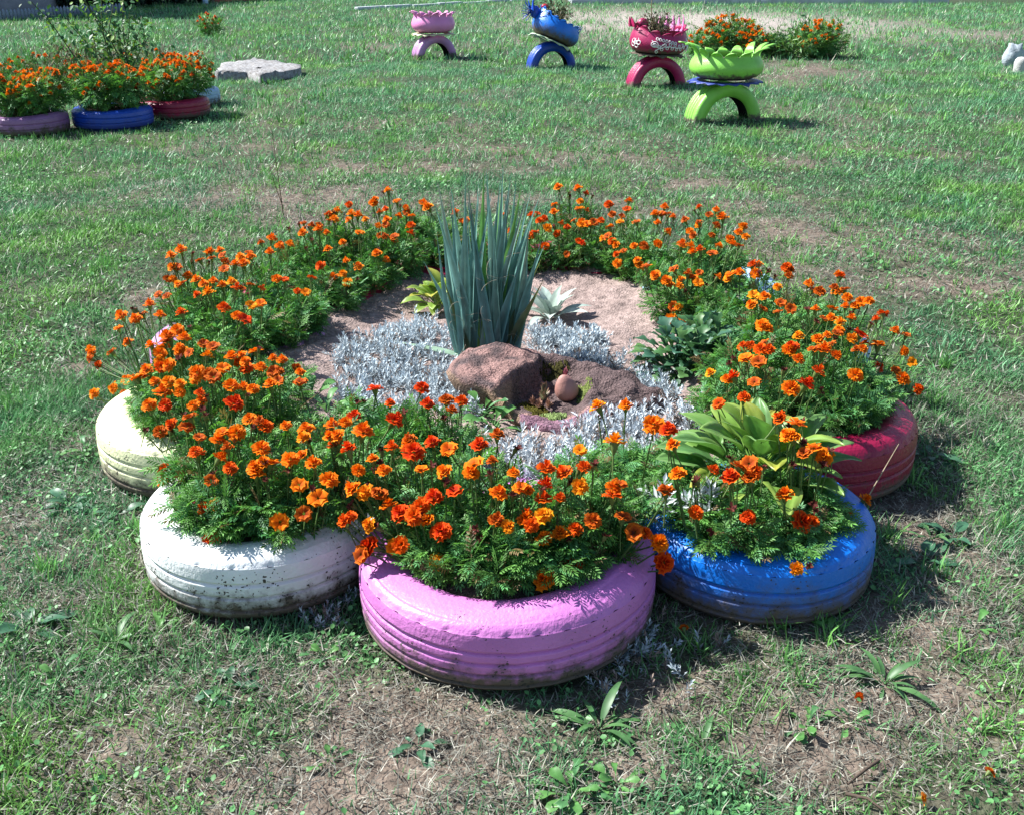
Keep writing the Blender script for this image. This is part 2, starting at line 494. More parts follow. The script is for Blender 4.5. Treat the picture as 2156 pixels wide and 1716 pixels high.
def tier(n, y0, y1, marg, wid, lo, hi, tmpl, tilt, keep_pow):
    x, y = blades(n, y0, y1, marg)
    b = bareness(x, y)
    k = clear_mask(x, y) & (rng.random(n) < (1 - b) ** keep_pow * 0.95 + 0.04)
    x, y, b = x[k], y[k], b[k]; n = len(x)
    tall = 0.55 + 0.9 * np.clip((fbm(x - 7, y + 3, 0.28, 3) - 0.3) * 2, 0, 1)
    L = (lo + (hi - lo) * rng.random(n)) * tall
    W = wid * (0.6 + 0.8 * rng.random(n))
    col = lawn_cols(x, y, 0.06 + b * 0.45)
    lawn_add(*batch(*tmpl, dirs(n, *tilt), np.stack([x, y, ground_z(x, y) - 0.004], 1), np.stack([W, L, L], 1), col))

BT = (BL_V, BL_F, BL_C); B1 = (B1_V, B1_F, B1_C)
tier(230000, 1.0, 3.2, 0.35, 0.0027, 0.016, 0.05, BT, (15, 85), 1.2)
tier(150000, 3.2, 6.5, 0.4, 0.0042, 0.02, 0.055, BT, (15, 80), 1.3)
tier(170000, 6.5, 13, 0.6, 0.0075, 0.03, 0.08, B1, (15, 78), 1.2)
tier(150000, 13, 30, 1.0, 0.015, 0.05, 0.12, B1, (10, 75), 1.0)
# dead straw and mowings lying on the soil
for (n, y0, y1, wd, lo, hi) in ((230000, 1.0, 3.2, .0018, .008, .045), (120000, 3.2, 7, .0032, .015, .05), (50000, 7, 16, .006, .03, .07)):
    x, y = blades(n, y0, y1, 0.4)
    b = bareness(x, y)
    k = clear_mask(x, y) & (rng.random(n) < (0.22 + 0.8 * b) * np.clip(0.35 + 1.6 * (fbm(x + 3, y - 9, 0.13, 2) - .25), .15, 1))
    x, y = x[k], y[k]; n = len(x)
    L = lo + (hi - lo) * rng.random(n) ** 2
    c = (D1 * rng.random((n, 1)) + D2 * rng.random((n, 1))) * (0.45 + 0.75 * rng.random((n, 1)))
    lawn_add(*batch(*B1, dirs(n, 60, 100), np.stack([x, y, ground_z(x, y) + 0.002 + 0.015 * rng.random(n)], 1), np.stack([wd * (0.6 + rng.random(n)), L, L], 1), c))
# tufts of taller grass
for (nt_, y0, y1, wd, lo, hi, nb_t) in ((900, 1.0, 3.4, .0034, .025, .065, 24), (1500, 3.4, 8, .0045, .03, .07, 18), (1500, 8, 20, .011, .05, .11, 12)):
    tx_, ty_ = blades(nt_, y0, y1, 0.4)
    kk_ = clear_mask(tx_, ty_) & (rng.random(nt_) < (1 - bareness(tx_, ty_)) ** .7) & (fbm(tx_ + 60, ty_, .6, 2) > .42)
    tx_, ty_ = tx_[kk_], ty_[kk_]
    sz_ = .5 + .9 * rng.random(len(tx_))
    x = np.repeat(tx_, nb_t) + rng.normal(size=len(tx_) * nb_t) * .012 * (1 + y0 * .25); y = np.repeat(ty_, nb_t) + rng.normal(size=len(tx_) * nb_t) * .012 * (1 + y0 * .25)
    k = clear_mask(x, y); x, y = x[k], y[k]; sz = np.repeat(sz_, nb_t)[k]; n = len(x)
    L = (lo + (hi - lo) * rng.random(n)) * sz
    c = (np.array([0.115, 0.33, 0.085]) + np.array([.05, .05, .0]) * rng.random((n, 1))) * (.6 + .7 * rng.random((n, 1)))
    lawn_add(*batch(*BT, dirs(n, 8, 62), np.stack([x, y, ground_z(x, y) - .003], 1), np.stack([wd * (.6 + .8 * rng.random(n)), L, L], 1), c))
# clover and other small round leaves in drifts
CL_V = np.array([(0, 0, 0), (-.38, .35, .06), (-.34, .75, .05), (0, 1, -.02), (.34, .75, .05), (.38, .35, .06), (0, .5, -.04)], float)
CL_F = np.array([(0, 6, 1), (1, 6, 2), (2, 6, 3), (3, 6, 4), (4, 6, 5), (5, 6, 0)])
CL_C = np.ones((7, 3))
for (n, y0, y1, lo, hi) in ((34000, 1.0, 3.6, .005, .014), (26000, 3.6, 9, .010, .024)):
    x, y = blades(n, y0, y1, 0.4)
    dr = np.clip((fbm(x + 80, y - 20, 0.4, 3) - 0.47) * 5, 0, 1)
    dr = np.maximum(dr, np.clip((-x - 0.42 * y) * 2, 0, 0.7) * (y < 3.5))
    k = clear_mask(x, y) & (rng.random(n) < dr * (1 - bareness(x, y)) * 1.2)
    x, y = x[k], y[k]; n = len(x)
    L = lo + (hi - lo) * rng.random(n)
    c = (np.array([0.095, 0.27, 0.09]) + np.array([0.05, 0.08, 0.03]) * rng.random((n, 1))) * (0.6 + 0.8 * rng.random((n, 1)))
    lawn_add(*batch(CL_V, CL_F, CL_C, dirs(n, 40, 88), np.stack([x, y, ground_z(x, y) + 0.004 + 0.02 * rng.random(n)], 1), L, c))
go = obj('grass', mesh('grass', np.concatenate(LV), np.concatenate(LF), np.concatenate(LC), [M_GRASS]))
tag(go, 'short patchy green grass mixed with dead straw and clover', 'grass', kind='stuff')
del LV, LF, LC

# ------------------------------------------------------------------ tyres lying flat
PAINT = {'pink': paint_mat('pink_paint', (0.60, 0.20, 0.54), 0.40), 'blue': paint_mat('blue_paint', (0.004, 0.165, 0.68), 0.33, mudz=.095),
         'crimson': paint_mat('crimson_paint', (0.27, 0.006, 0.045), 0.35, mudz=.03), 'yellow': paint_mat('pale_yellow_paint', (0.80, 0.80, 0.50), 0.42, specks=1.1),
         'white': paint_mat('white_paint', (0.80, 0.82, 0.82), 0.4, mudz=.06, specks=1.25), 'purple': paint_mat('mauve_paint', (0.28, 0.13, 0.29), 0.4),
         'pale': paint_mat('pale_blue_paint', (0.35, 0.52, 0.72), 0.5), 'lime': paint_mat('lime_paint', (0.24, 0.60, 0.085), 0.35, mudz=.03, specks=.5),
         'rose': paint_mat('light_pink_paint', (0.74, 0.25, 0.52), 0.35, mudz=.0, mud=.3, specks=.4), 'cream': paint_mat('cream_paint', (0.72, 0.68, 0.45), 0.5, specks=.4, mud=.2),
         'mint': paint_mat('mint_paint', (0.55, 0.72, 0.48), 0.5, specks=.4, mud=.2), 'dblue': paint_mat('deep_blue_paint', (0.006, 0.06, 0.42), 0.3, specks=.5, mud=.3),
         'magenta': paint_mat('magenta_paint', (0.36, 0.012, 0.09), 0.35, mudz=.03, specks=.5), 'red': paint_mat('red_paint', (0.55, 0.02, 0.05), 0.35, mud=.1, specks=.3),
         'mauve': paint_mat('mauve_pink_paint', (0.52, 0.26, 0.52), 0.4, mudz=.05)}
M_RUBBER = vc_mat('black_rubber', 0.7, 0, 0.3, 40, 0.3)
M_TSOIL = stone_mat('planter_soil', (0.05, 0.035, 0.025), (0.14, 0.10, 0.075), 30, 1.0)


def tread_profile(Rr, h, grooves, lo, hi, gw=0.0038, gd=0.0075):
    """tread band from z=lo*h up to z=hi*h with circumferential grooves"""
    pts = [(Rr * 0.965, lo * h), (Rr * 0.985, lo * h + 0.008)]
    for gpos in sorted(grooves):
        z = gpos * h
        crown = lambda zz: Rr * (1 - 0.016 * ((zz / h - 0.45) / 0.45) ** 2)
        pts += [(crown(z - gw - 0.004), z - gw - 0.004), (crown(z - gw), z - gw), (crown(z) - gd, z - gw * 0.75), (crown(z) - gd, z + gw * 0.75), (crown(z + gw), z + gw), (crown(z + gw + 0.004), z + gw + 0.004)]
    return pts


def flat_tyre(name, key, cx, cy, Rr, h, pm, label, rz=0.0, grooves=(0.15, 0.32, 0.50, 0.66), nseg=200, notch=5, group='painted tyres of the flower ring', sink=0.0, zig=0.0):
    t = thing(name, label, 'tyre', (cx, cy, -sink), rz, group)
    top = 0.76
    p = [(Rr * 0.86, -0.02), (Rr * 0.93, 0.01)] + tread_profile(Rr, h, grooves, 0.06, top)
    zt = top * h
    p += [(Rr * 0.992, zt - 0.002), (Rr * 0.990, zt + 0.004), (Rr * 0.984, zt + 0.012)]
    ni = len(p)
    def mod(i, th, r, z):
        if zig and 2 < i < ni - 3:
            z = z + zig * np.sin(th * 26) * 1.0
        r = r * (1 + 0.006 * np.sin(2 * th + cx * 9) + 0.004 * np.sin(3 * th + cy * 7))
        return r, z
    V, F, seg = lathe(p, nseg, mod=mod)
    obj('tread', mesh('tread', V, F, None, [pm], smooth=True), t)
    s = [(Rr * 0.984, zt + 0.012), (Rr * 0.975, 0.855 * h)]
    s2 = [(Rr * 0.968, 0.880 * h), (Rr * 0.953, 0.915 * h), (Rr * 0.935, 0.942 * h), (Rr * 0.930, 0.948 * h), (Rr * 0.926, 0.946 * h), (Rr * 0.918, 0.957 * h), (Rr * 0.89, 0.975 * h), (Rr * 0.85, 0.992 * h), (Rr * 0.838, 0.993 * h), (Rr * 0.834, 0.998 * h), (Rr * 0.80, 1.0 * h), (Rr * 0.75, 0.995 * h), (Rr * 0.70, 0.97 * h), (Rr * 0.665, 0.94 * h), (Rr * 0.65, 0.90 * h), (Rr * 0.645, 0.80 * h), (Rr * 0.68, 0.74 * h)]
    prof = s + s2
    def mod2(i, th, r, z):
        k = (np.arange(len(th)) % notch) == 0
        if i in (0, 1): r = np.where(k, r - 0.0028, r)
        r = r * (1 + 0.006 * np.sin(2 * th + cx * 9) + 0.004 * np.sin(3 * th + cy * 7))
        z = z + np.clip((i - 3) / 8, 0, 1) * 0.006 * np.sin(2 * th + cy * 5)
        return r, z
    V, F, seg = lathe(prof, nseg, mod=mod2)
    obj('sidewall', mesh('sidewall', V, F, None, [pm], smooth=True), t)
    # planting soil held by the tyre
    rr = np.array([0, .3, .6, .85, 1.0]) * Rr * 0.70
    V = [(0, 0, 0.86 * h)]; F = []
    for i in range(1, 5):
        for j in range(24):
            a_ = j * math.pi / 12
            V.append((rr[i] * math.cos(a_), rr[i] * math.sin(a_), 0.86 * h + 0.012 * random.random() - 0.012 * (i == 4)))
    for j in range(24): F.append((0, 1 + j, 1 + (j + 1) % 24))
    for i in range(3):
        for j in range(24):
            a0 = 1 + i * 24 + j; a1 = 1 + i * 24 + (j + 1) % 24
            F += [(a0, a0 + 24, a1 + 24), (a0, a1 + 24, a1)]
    obj('soil', mesh('soil', V, F, None, [M_TSOIL]), t)
    return t


TY_INFO = {
    'pink': ('pink', 'glossy pink tyre with grooved tread, overflowing with marigolds', .157),
    'blue': ('blue', 'bright blue glossy tyre with muddy foot, between pink and crimson tyres', .155),
    'crimson': ('crimson', 'dark crimson tyre in the ring, beside the broad hosta leaves', .165),
    'yellow': ('yellow', 'pale yellow tyre next to the white tyre in the ring', .158),
    'white': ('white', 'white tyre spattered with soil between yellow and pink tyres', .157),
    'r2': ('pale', 'ring tyre hidden under marigolds just behind the crimson tyre', .15),
    'r3': ('pale', 'pale blue ring tyre peeping out below marigolds behind the bare soil', .15),
    'br': ('crimson', 'ring tyre buried under the marigolds behind the woolly grey plant', .15),
    'bl': ('crimson', 'ring tyre buried under the marigolds directly behind the yucca', .15),
    'l3': ('crimson', 'ring tyre buried under the marigolds behind the small yellowish hosta', .15),
    'l2': ('mauve', 'ring tyre hidden under marigolds just behind the pale yellow tyre', .15)}
for i, (key, cx, cy, Rr) in enumerate(TYRES):
    pk, lab, h = TY_INFO[key]
    front = key in ('pink', 'white', 'blue', 'yellow', 'crimson')
    gr = {'pink': (0.14, 0.30, 0.46, 0.61), 'white': (0.20, 0.40, 0.60), 'blue': (0.18, 0.40, 0.58), 'yellow': (0.22, 0.44, 0.62), 'crimson': (0.2, 0.42, 0.6)}.get(key, (0.3, 0.55))
    flat_tyre('planter_tyre', key, cx, cy, Rr, h, PAINT[pk], lab, rz=i * 0.7, grooves=gr, nseg=200 if front else 80, notch={'pink': 6, 'blue': 6, 'crimson': 5}.get(key, 9), zig=0.0006 if key == 'pink' else 0)

# ------------------------------------------------------------------ hollowed boulder in the middle
RK = np.array([0.0, 2.47, 0.115])
RKC = np.array([.11, .20])
rim = np.array([(.14, .0, .03), (.21, .04, .03), (.28, .10, .035), (.36, .15, .03), (.45, .20, .012), (.41, .26, .04), (.31, .30, .07), (.22, .33, .085), (.15, .35, .09), (.10, .365, .10), (.045, .385, .112), (-.05, .40, .12), (-.14, .38, .113),
                (-.185, .32, .092), (-.18, .25, .088), (-.12, .17, .098), (-.07, .145, .09), (-.03, .105, .055), (.02, .05, .035), (.08, .01, .03)])
inner = np.array([(-.12, .29, .112), (-.05, .33, .12), (.03, .33, .116), (-.08, .22, .108), (-.035, .195, .098), (-.02, .26, .113), (.025, .28, .113), (.065, .33, .108), (-.005, .22, .102), (.02, .25, .108), (.05, .29, .107), (-.04, .17, .09),
                  (.015, .185, .012), (.045, .22, .010), (.075, .255, .012), (.10, .30, .03), (.0, .15, .022), (.03, .12, .012), (.06, .16, .006), (.09, .20, .006), (.12, .24, .012), (.10, .12, .006), (.14, .16, .008), (.17, .20, .012), (.15, .09, .014), (.08, .06, .02), (.14, .28, .035), (.14, .05, .022),
                  (.22, .12, .035), (.23, .19, .06), (.22, .25, .075), (.28, .25, .075), (.32, .22, .065), (.37, .22, .045), (.19, .24, .04), (.27, .16, .045)])
ctl = np.concatenate([rim, inner])
na, nr = 150, 52
th = np.linspace(0, 2 * math.pi, na, endpoint=False)
ra = np.arctan2(rim[:, 1] - RKC[1], rim[:, 0] - RKC[0]); rr_ = np.hypot(rim[:, 0] - RKC[0], rim[:, 1] - RKC[1])
o_ = np.argsort(ra); ra = ra[o_]; rr_ = rr_[o_]
Rt = np.interp(th, np.concatenate([ra - 2 * math.pi, ra, ra + 2 * math.pi]), np.tile(rr_, 3))
V = []
for i in range(nr):
    f = (i / (nr - 1))
    x = RKC[0] + Rt * f * np.cos(th); y = RKC[1] + Rt * f * np.sin(th)
    d2 = (x[:, None] - ctl[:, 0]) ** 2 + (y[:, None] - ctl[:, 1]) ** 2 + 6e-5
    wgt = d2 ** -1.9
    z = (wgt * ctl[:, 2]).sum(1) / wgt.sum(1)
    edge = max(0, (f - 0.93) / 0.07)
    z = z - 0.018 * edge ** 2
    V.append(np.stack([x, y, z], 1))
top_rim = V[-1]
for j, t in enumerate((0.12, .28, .45, .62, .8, 1.0)):
    # flanks: the tall end is undercut towards its foot
    tap = np.where((np.cos(th) < 0) & (np.sin(th) < 0.5), 1 - 0.33 * t ** 1.1, 1 - 0.06 * t)
    tap = tap + 0.035 * math.sin(t * 3.1)
    z = top_rim[:, 2] * (1 - t) + (-0.04) * t
    V.append(np.stack([RKC[0] + (top_rim[:, 0] - RKC[0]) * tap, RKC[1] + (top_rim[:, 1] - RKC[1]) * tap, z], 1))
V = np.concatenate(V)
for i in range(len(V)):
    p = Vector(V[i])
    dsp = mnoise.fractal(p * 11, 1.0, 2.0, 5) * 0.012 + mnoise.fractal(p * 40, 1.0, 2.0, 4) * 0.006
    n_ = Vector(((p.x - .11) * 1.5, (p.y - .20) * 1.5, 0.5)).normalized()
    V[i] += np.array(n_ * dsp)
nrow = nr + 6
F = []
for i in range(nrow - 1):
    for j in range(na):
        a0 = i * na + j; a1 = i * na + (j + 1) % na
        F += [(a0, a0 + na, a1 + na), (a0, a1 + na, a1)]
C = np.zeros((len(V), 3))
for i in range(len(V)):
    p = Vector(V[i])
    n1 = 0.5 + 0.5 * mnoise.fractal(p * 14 + Vector((3, 1, 7)), 1.0, 2.0, 4)
    n2 = 0.5 + 0.5 * mnoise.fractal(p * 40, 1.0, 2.0, 3)
    base = np.array([0.27, 0.160, 0.145])
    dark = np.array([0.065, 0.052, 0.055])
    ochre = np.array([0.27, 0.19, 0.11]); purple = np.array([0.22, 0.11, 0.18])
    c = base
    if p.y < 0.09 and p.x > 0.01 and p.z < 0.05: c = base * 0.3 + purple * 0.7
    if p.x < 0.02 and p.y < 0.28 and p.z < 0.082: c = base * 0.35 + ochre * 0.65
    dark_mix = np.clip((n1 - 0.44) * 4, 0, 1) * (0.85 if p.z > 0.085 else 0.4)  # lichen blotches, stronger on the high parts
    if p.x > 0.17 and p.y > .10: dark_mix = max(dark_mix, 0.72)  # flank grey with lichen
    if p.z < .098 and p.x > 0 and p.y > .11: dark_mix = max(dark_mix, .75)  # wall and floor of the hollow coloured darker
    c = c * (1 - dark_mix) + dark * dark_mix
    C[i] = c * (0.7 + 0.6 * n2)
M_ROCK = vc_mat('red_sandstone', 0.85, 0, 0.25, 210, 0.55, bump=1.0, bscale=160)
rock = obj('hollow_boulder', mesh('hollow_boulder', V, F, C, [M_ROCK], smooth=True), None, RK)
tag(rock, 'reddish sandstone boulder with hollowed trough in the flower ring centre', 'boulder')


def rock_pt(x, y):
    d2 = (x - ctl[:, 0]) ** 2 + (y - ctl[:, 1]) ** 2 + 6e-5
    wgt = d2 ** -1.9
    return RK + np.array([x, y, (wgt * ctl[:, 2]).sum() / wgt.sum()])


# egg-shaped pebble
pp = rock_pt(0.15, .215)
n1_, n2_ = 20, 14
V = []; F = []
for i in range(n2_ + 1):
    ph = math.pi * i / n2_
    z = math.cos(ph); r = math.sin(ph) * (1 - 0.32 * z)
    for j in range(n1_):
        a = 2 * math.pi * j / n1_
        q_ = Vector((r * math.cos(a) * 0.032, r * math.sin(a) * 0.029, z * 0.040))
        q_ *= 1 + 0.05 * mnoise.noise(q_ * 30)
        V.append(q_[:])
for i in range(n2_):
    for j in range(n1_):
        a0 = i * n1_ + j; a1 = i * n1_ + (j + 1) % n1_
        F += [(a0, a0 + n1_, a1 + n1_), (a0, a1 + n1_, a1)]
peb = obj('pebble', mesh('pebble', V, F, None, [stone_mat('pink_pebble', (0.36, 0.17, 0.14), (0.42, 0.22, 0.19), 25, 0.15, 0.6)], smooth=True), None, pp + np.array([0, 0, .036]), (R(8), R(-14), 0))
tag(peb, 'smooth egg-shaped pink pebble standing in the boulder hollow', 'pebble')


def moss_patch(name, label, cat, cx, cy, rx, ry, n, c, hgt=.012, parent=None):
    V = []; F = []; C = []
    for k_ in range(n):
        a = random.random() * 6.283; r = math.sqrt(random.random())
        x, y = cx + rx * r * math.cos(a), cy + ry * r * math.sin(a)
        p = rock_pt(x, y); s_ = hgt * (0.5 + random.random()) * (1.15 - 0.6 * r)
        b0 = len(V)
        for j in range(5):
            aa = j * 1.2566 + random.random()
            V.append((p[0] + s_ * .8 * math.cos(aa), p[1] + s_ * .8 * math.sin(aa), p[2] - 0.004))
        V.append((p[0], p[1], p[2] + s_)); 
        for j in range(5): F.append((b0 + j, b0 + (j + 1) % 5, b0 + 5))
        cc = np.array(c) * (0.5 + random.random())
        C += [cc * 0.6] * 5 + [cc]
    o = obj(name, mesh(name, V, F, np.array(C), [M_MOSS], smooth=True))
    return tag(o, label, cat, kind='stuff')


moss_patch('moss', 'olive moss cushion on the boulder hollow floor', 'moss', .052, .145, .046, .050, 420, (0.11, 0.10, 0.02), .009)
moss_patch('stonecrop', 'pale green stonecrop beads beside the olive moss', 'stonecrop', .112, .115, .038, .026, 200, (0.26, 0.36, 0.13), .008)
moss_patch('stonecrop', 'yellow-green stonecrop cushion beside the pink pebble', 'stonecrop', .195, .215, .030, .035, 160, (0.22, 0.27, 0.08), .010)
moss_patch('moss', 'dark moss on the back lip of the boulder hollow', 'moss', .125, .315, .05, .02, 150, (0.07, 0.065, 0.02), .010)


# ------------------------------------------------------------------ leaf maker
def leaf_geo(L, W, prof, ns=7, nc=4, fold=0.15, droop=0.5, ridge=0.0, col=(0.1, 0.2, 0.05), tip=None, stalk=0.0, wave=0.0, lobes=0, edge=None):
    """a single leaf along +Y, upper side +Z. prof(t) = relative width"""
    V = []; C = []; F = []
    col = np.array(col); tipc = np.array(tip) if tip is not None else col
    ang = 0.0; y = 0.0; z = 0.0
    pts = []
    for i in range(ns + 1):
        t = i / ns
        pts.append((t, y, z, ang))
        ang = -droop * ((i + 1) / ns) ** 1.3
        y += L / ns * math.cos(ang); z += L / ns * math.sin(ang)
    for (t, y, z, ang) in pts:
        wd = W * 0.5 * prof(t)
        if lobes: wd *= 1 - 0.55 * (0.5 + 0.5 * math.cos(t * lobes * 2 * math.pi)) * (0.15 < t < 0.95)
        for j in range(nc + 1):
            u = 2 * j / nc - 1
            zz = fold * abs(u) * wd + (ridge * wd * math.cos(u * math.pi * 3.0) if ridge else 0) + wave * W * math.sin(t * 9 + u * 2) * abs(u)
            V.append((u * wd, y - math.sin(ang) * zz, z + zz * math.cos(ang)))
            c = col * (1 - t ** 3) + tipc * t ** 3
            if edge is not None: c = c * (1 - abs(u) ** 3) + np.array(edge) * abs(u) ** 3
            C.append(c * (0.85 + 0.3 * random.random()))
    k = nc + 1
    for i in range(ns):
        for j in range(nc):
            a = i * k + j
            F += [(a, a + 1, a + k + 1), (a, a + k + 1, a + k)]
    V = np.array(V); C = np.array(C); F = np.array(F)
    if stalk:
        V[:, 1] += stalk
        sV, sF = tube([(0, 0, 0), (0, stalk * .6, -0.002), (0, stalk + 0.004, 0)], [0.0032, 0.0026, 0.002], 4)
        F = np.concatenate([F, np.array(sF) + len(V)]); V = np.concatenate([V, sV]); C = np.concatenate([C, np.tile(col * 1.1, (len(sV), 1))])
    return V, F, C


ovate = lambda t: max(0.02, math.sin(math.pi * min(1, t ** 0.72)) ** 0.8)
lance = lambda t: max(0.02, math.sin(math.pi * (0.08 + 0.92 * t) ** 0.8) ** 0.9)
sword = lambda t: max(0.01, (0.52 + 0.48 * math.sin(math.pi * min(1, t * 1.25))) * (1 - max(0, (t - 0.45) / 0.55) ** 1.6))
spoon = lambda t: max(0.08, (t ** 1.2) * 1.35 * (1 - max(0, (t - 0.72) / 0.28) ** 2.2))


def leaf_mesh(name, mat, *a, **k):
    V, F, C = leaf_geo(*a, **k)
    return mesh(name, V, F, C, [mat], smooth=True)


def rosette(name, label, cat, loc, leaves, n, el0, el1, smin=.8, smax=1.2, group=None, az0=0, jit=.35, up=0.0, lname='leaf', spread=0.0):
    """a plant of separate leaves; leaves = list of meshes"""
    t = thing(name, label, cat, loc, 0, group)
    for i in range(n):
        f = i / max(1, n - 1)
        az = az0 + i * 2.39996 + random.uniform(-jit, jit)
        el = el0 + (el1 - el0) * f + random.uniform(-.12, .12)
        o = obj(lname, leaves[i % len(leaves)], t, (spread * math.sin(-az) * (1 - f), spread * math.cos(az) * (1 - f), up * f), (el, random.uniform(-.25, .25), az), random.uniform(smin, smax))
    return t


# yucca -----------------------------------------------------------
YB = P(1022, 716, 0.11); YB[1] = 2.98; YB[0] = -0.075
yu = thing('yucca', 'tall blue-green sword-leaved yucca standing behind the boulder', 'yucca', YB)
ycols = [(0.150, 0.290, 0.255), (0.115, 0.240, 0.225), (0.17, 0.34, 0.18), (0.09, 0.20, 0.20)]
# (tip pixel x, tip pixel y, tone): tips as seen in the photograph, each leaf leaning a little to or from the viewer
tips = [(932, 405, 0), (912, 508, 1), (960, 425, 1), (1003, 402, 0), (1018, 383, 2), (1030, 390, 2), (1048, 378, 0), (1060, 402, 0), (1078, 418, 1), (1086, 425, 1), (1099, 412, 2), (1108, 432, 1),
        (1112, 500, 0), (1000, 430, 3), (985, 440, 3), (945, 415, 0), (1040, 440, 2), (1054, 395, 0), (1130, 560, 4), (1126, 530, 1), (1072, 400, 3), (970, 470, 1), (926, 470, 0), (1093, 470, 3), (1010, 500, 3),
        (1045, 480, 0), (940, 650, 5), (1085, 560, 3), (1015, 395, 2), (990, 420, 1), (1065, 430, 3), (1140, 600, 4), (950, 520, 3), (905, 560, 0), (920, 440, 1), (1120, 455, 0), (1105, 415, 1), (1136, 520, 1), (975, 400, 0), (1035, 385, 0), (990, 390, 3), (1085, 400, 0), (955, 560, 1), (1118, 610, 3), (935, 600, 4), (1025, 430, 1), (1060, 520, 0), (980, 560, 0)]
for i, (tx, ty, tone) in enumerate(tips):
    ydep = YB[1] + random.uniform(-.09, .09) + (0.05 if tone == 2 else 0)
    lo, hi = 0.0, 1.2
    for _ in range(40):
        m_ = (lo + hi) / 2
        if P(tx, ty, m_)[1] > ydep: lo = m_
        else: hi = m_
    tip_p = P(tx, ty, lo)
    b0 = YB + np.array([random.uniform(-.05, .05) + (tx - 1022) * 0.00035, random.uniform(-.03, .03), -0.01])
    d = tip_p - b0
    Ln = np.linalg.norm(d) * 1.06
    if tone == 4: c, tc_ = (0.06, 0.10, 0.06), (0.26, 0.26, 0.04)
    elif tone == 5: c, tc_ = (0.10, 0.14, 0.04), (0.55, 0.28, 0.02)
    elif tone == 2: c, tc_ = (0.13, 0.32, 0.08), (0.17, 0.36, 0.07)
    else: c = ycols[tone]; tc_ = np.array(c) * (0.9, 1.0, 0.8) if i % 4 else (.26, .22, .12)
    me = leaf_mesh('leaf', M_YUCCA, Ln, random.uniform(.027, .036) * (0.75 if Ln < .35 else 1), sword, 11, 4, 0.55, random.uniform(-.12, .24), 0.0, c, tc_, 0, 0, 0, np.array(c) * 1.7)
    fw = nrm(d)
    view = nrm(np.array([random.uniform(-1.2, .6), -0.9, 0.25]))
    Rm = frames(fw[None], view[None])[0]
    o = obj('leaf', me, yu)
    o.matrix_local = Matrix(((Rm[0, 0], Rm[0, 1], Rm[0, 2], b0[0] - YB[0]), (Rm[1, 0], Rm[1, 1], Rm[1, 2], b0[1] - YB[1]), (Rm[2, 0], Rm[2, 1], Rm[2, 2], b0[2] - YB[2]), (0, 0, 0, 1)))
# one old leaf lying flat on the soil
me = leaf_mesh('leaf', M_YUCCA, .30, .034, sword, 9, 4, 0.3, 0.05, 0, (0.22, 0.34, 0.24), (0.3, 0.4, 0.28))
obj('leaf', me, yu, (-.05, -.02, .035), (R(2), 0, R(60)))
fb = Buf()
for i in range(18):
    a = random.random() * 6.28; r = random.uniform(.02, .11); z = random.uniform(.10, .40)
    pt = np.array([r * math.cos(a), -abs(r * math.sin(a)) - .02, z]); pts = [pt]
    ang = random.random() * 6.28; cv = random.uniform(-.6, .6)
    for k_ in range(7):
        ang += cv
        pt = pt + np.array([math.cos(ang) * .008, random.uniform(-.004, .004), math.sin(ang) * .008 - .001]); pts.append(pt)
    fb.add(*tube(pts, .0005, 3), c=(0.40, 0.36, 0.28))
obj('fibre', fb.mesh('fibre', [M_DRY]), yu)['kind'] = 'stuff'

# hostas ----------------------------------------------------------
H_A = [leaf_mesh('leaf', M_HOSTA, .115, .066, ovate, 7, 6, .35, .9, .06, c, t_, .05, .03, 0, e) for c, t_, e in
       (((.20, .34, .06), (.25, .36, .06), (.30, .40, .10)), ((.16, .30, .06), (.3, .33, .05), (.28, .38, .08)), ((.26, .36, .06), (.42, .34, .05), (.38, .36, .08)))]
hb = P(925, 640, .13)
rosette('hosta', 'small yellowish-green hosta clump beside the yucca', 'hosta', hb, H_A, 30, .25, 1.25, .55, .95, spread=.03)
hp = P(955, 640, .12)
H_B = [leaf_mesh('leaf', M_HOSTA, .155, .088, ovate, 9, 12, .35, d_, .07, c, t_, .07, .03, 0, e) for c, t_, e, d_ in
       (((.13, .29, .07), (.2, .34, .07), (.22, .36, .10), .7), ((.18, .33, .06), (.24, .36, .06), (.28, .38, .08), 1.0), ((.24, .38, .06), (.40, .34, .05), (.34, .40, .07), .8), ((.11, .26, .08), (.14, .28, .08), (.18, .32, .1), .6))]
hb2 = P(1598, 1008, .165)
rosette('hosta', 'large hosta with broad ribbed leaves between blue and crimson tyres', 'hosta', hb2, H_B, 36, .40, 1.15, .66, 1.0, spread=.08, up=.04, az0=.5)
hb3 = P(1585, 700, .13)
rosette('hosta', 'few hosta leaves poking from marigolds behind the green leafy mound', 'hosta', hb3, H_B[:2] + H_B[3:], 7, .7, 1.15, .6, .85, spread=.02, az0=2.2)

# woolly lamb's ear --------------------------------------------------
L_E = [leaf_mesh('leaf', M_SILVER, .10, .036, lance, 7, 4, .35, .55, 0, c, None, .02) for c in ((.34, .42, .36), (.40, .47, .42), (.30, .38, .34))]
rosette('woolly_plant', 'woolly grey-green lamb\'s ear rosette beside the yucca', 'woolly plant', P(1160, 668, .12), L_E, 20, .25, 1.3, .8, 1.25, spread=.02)

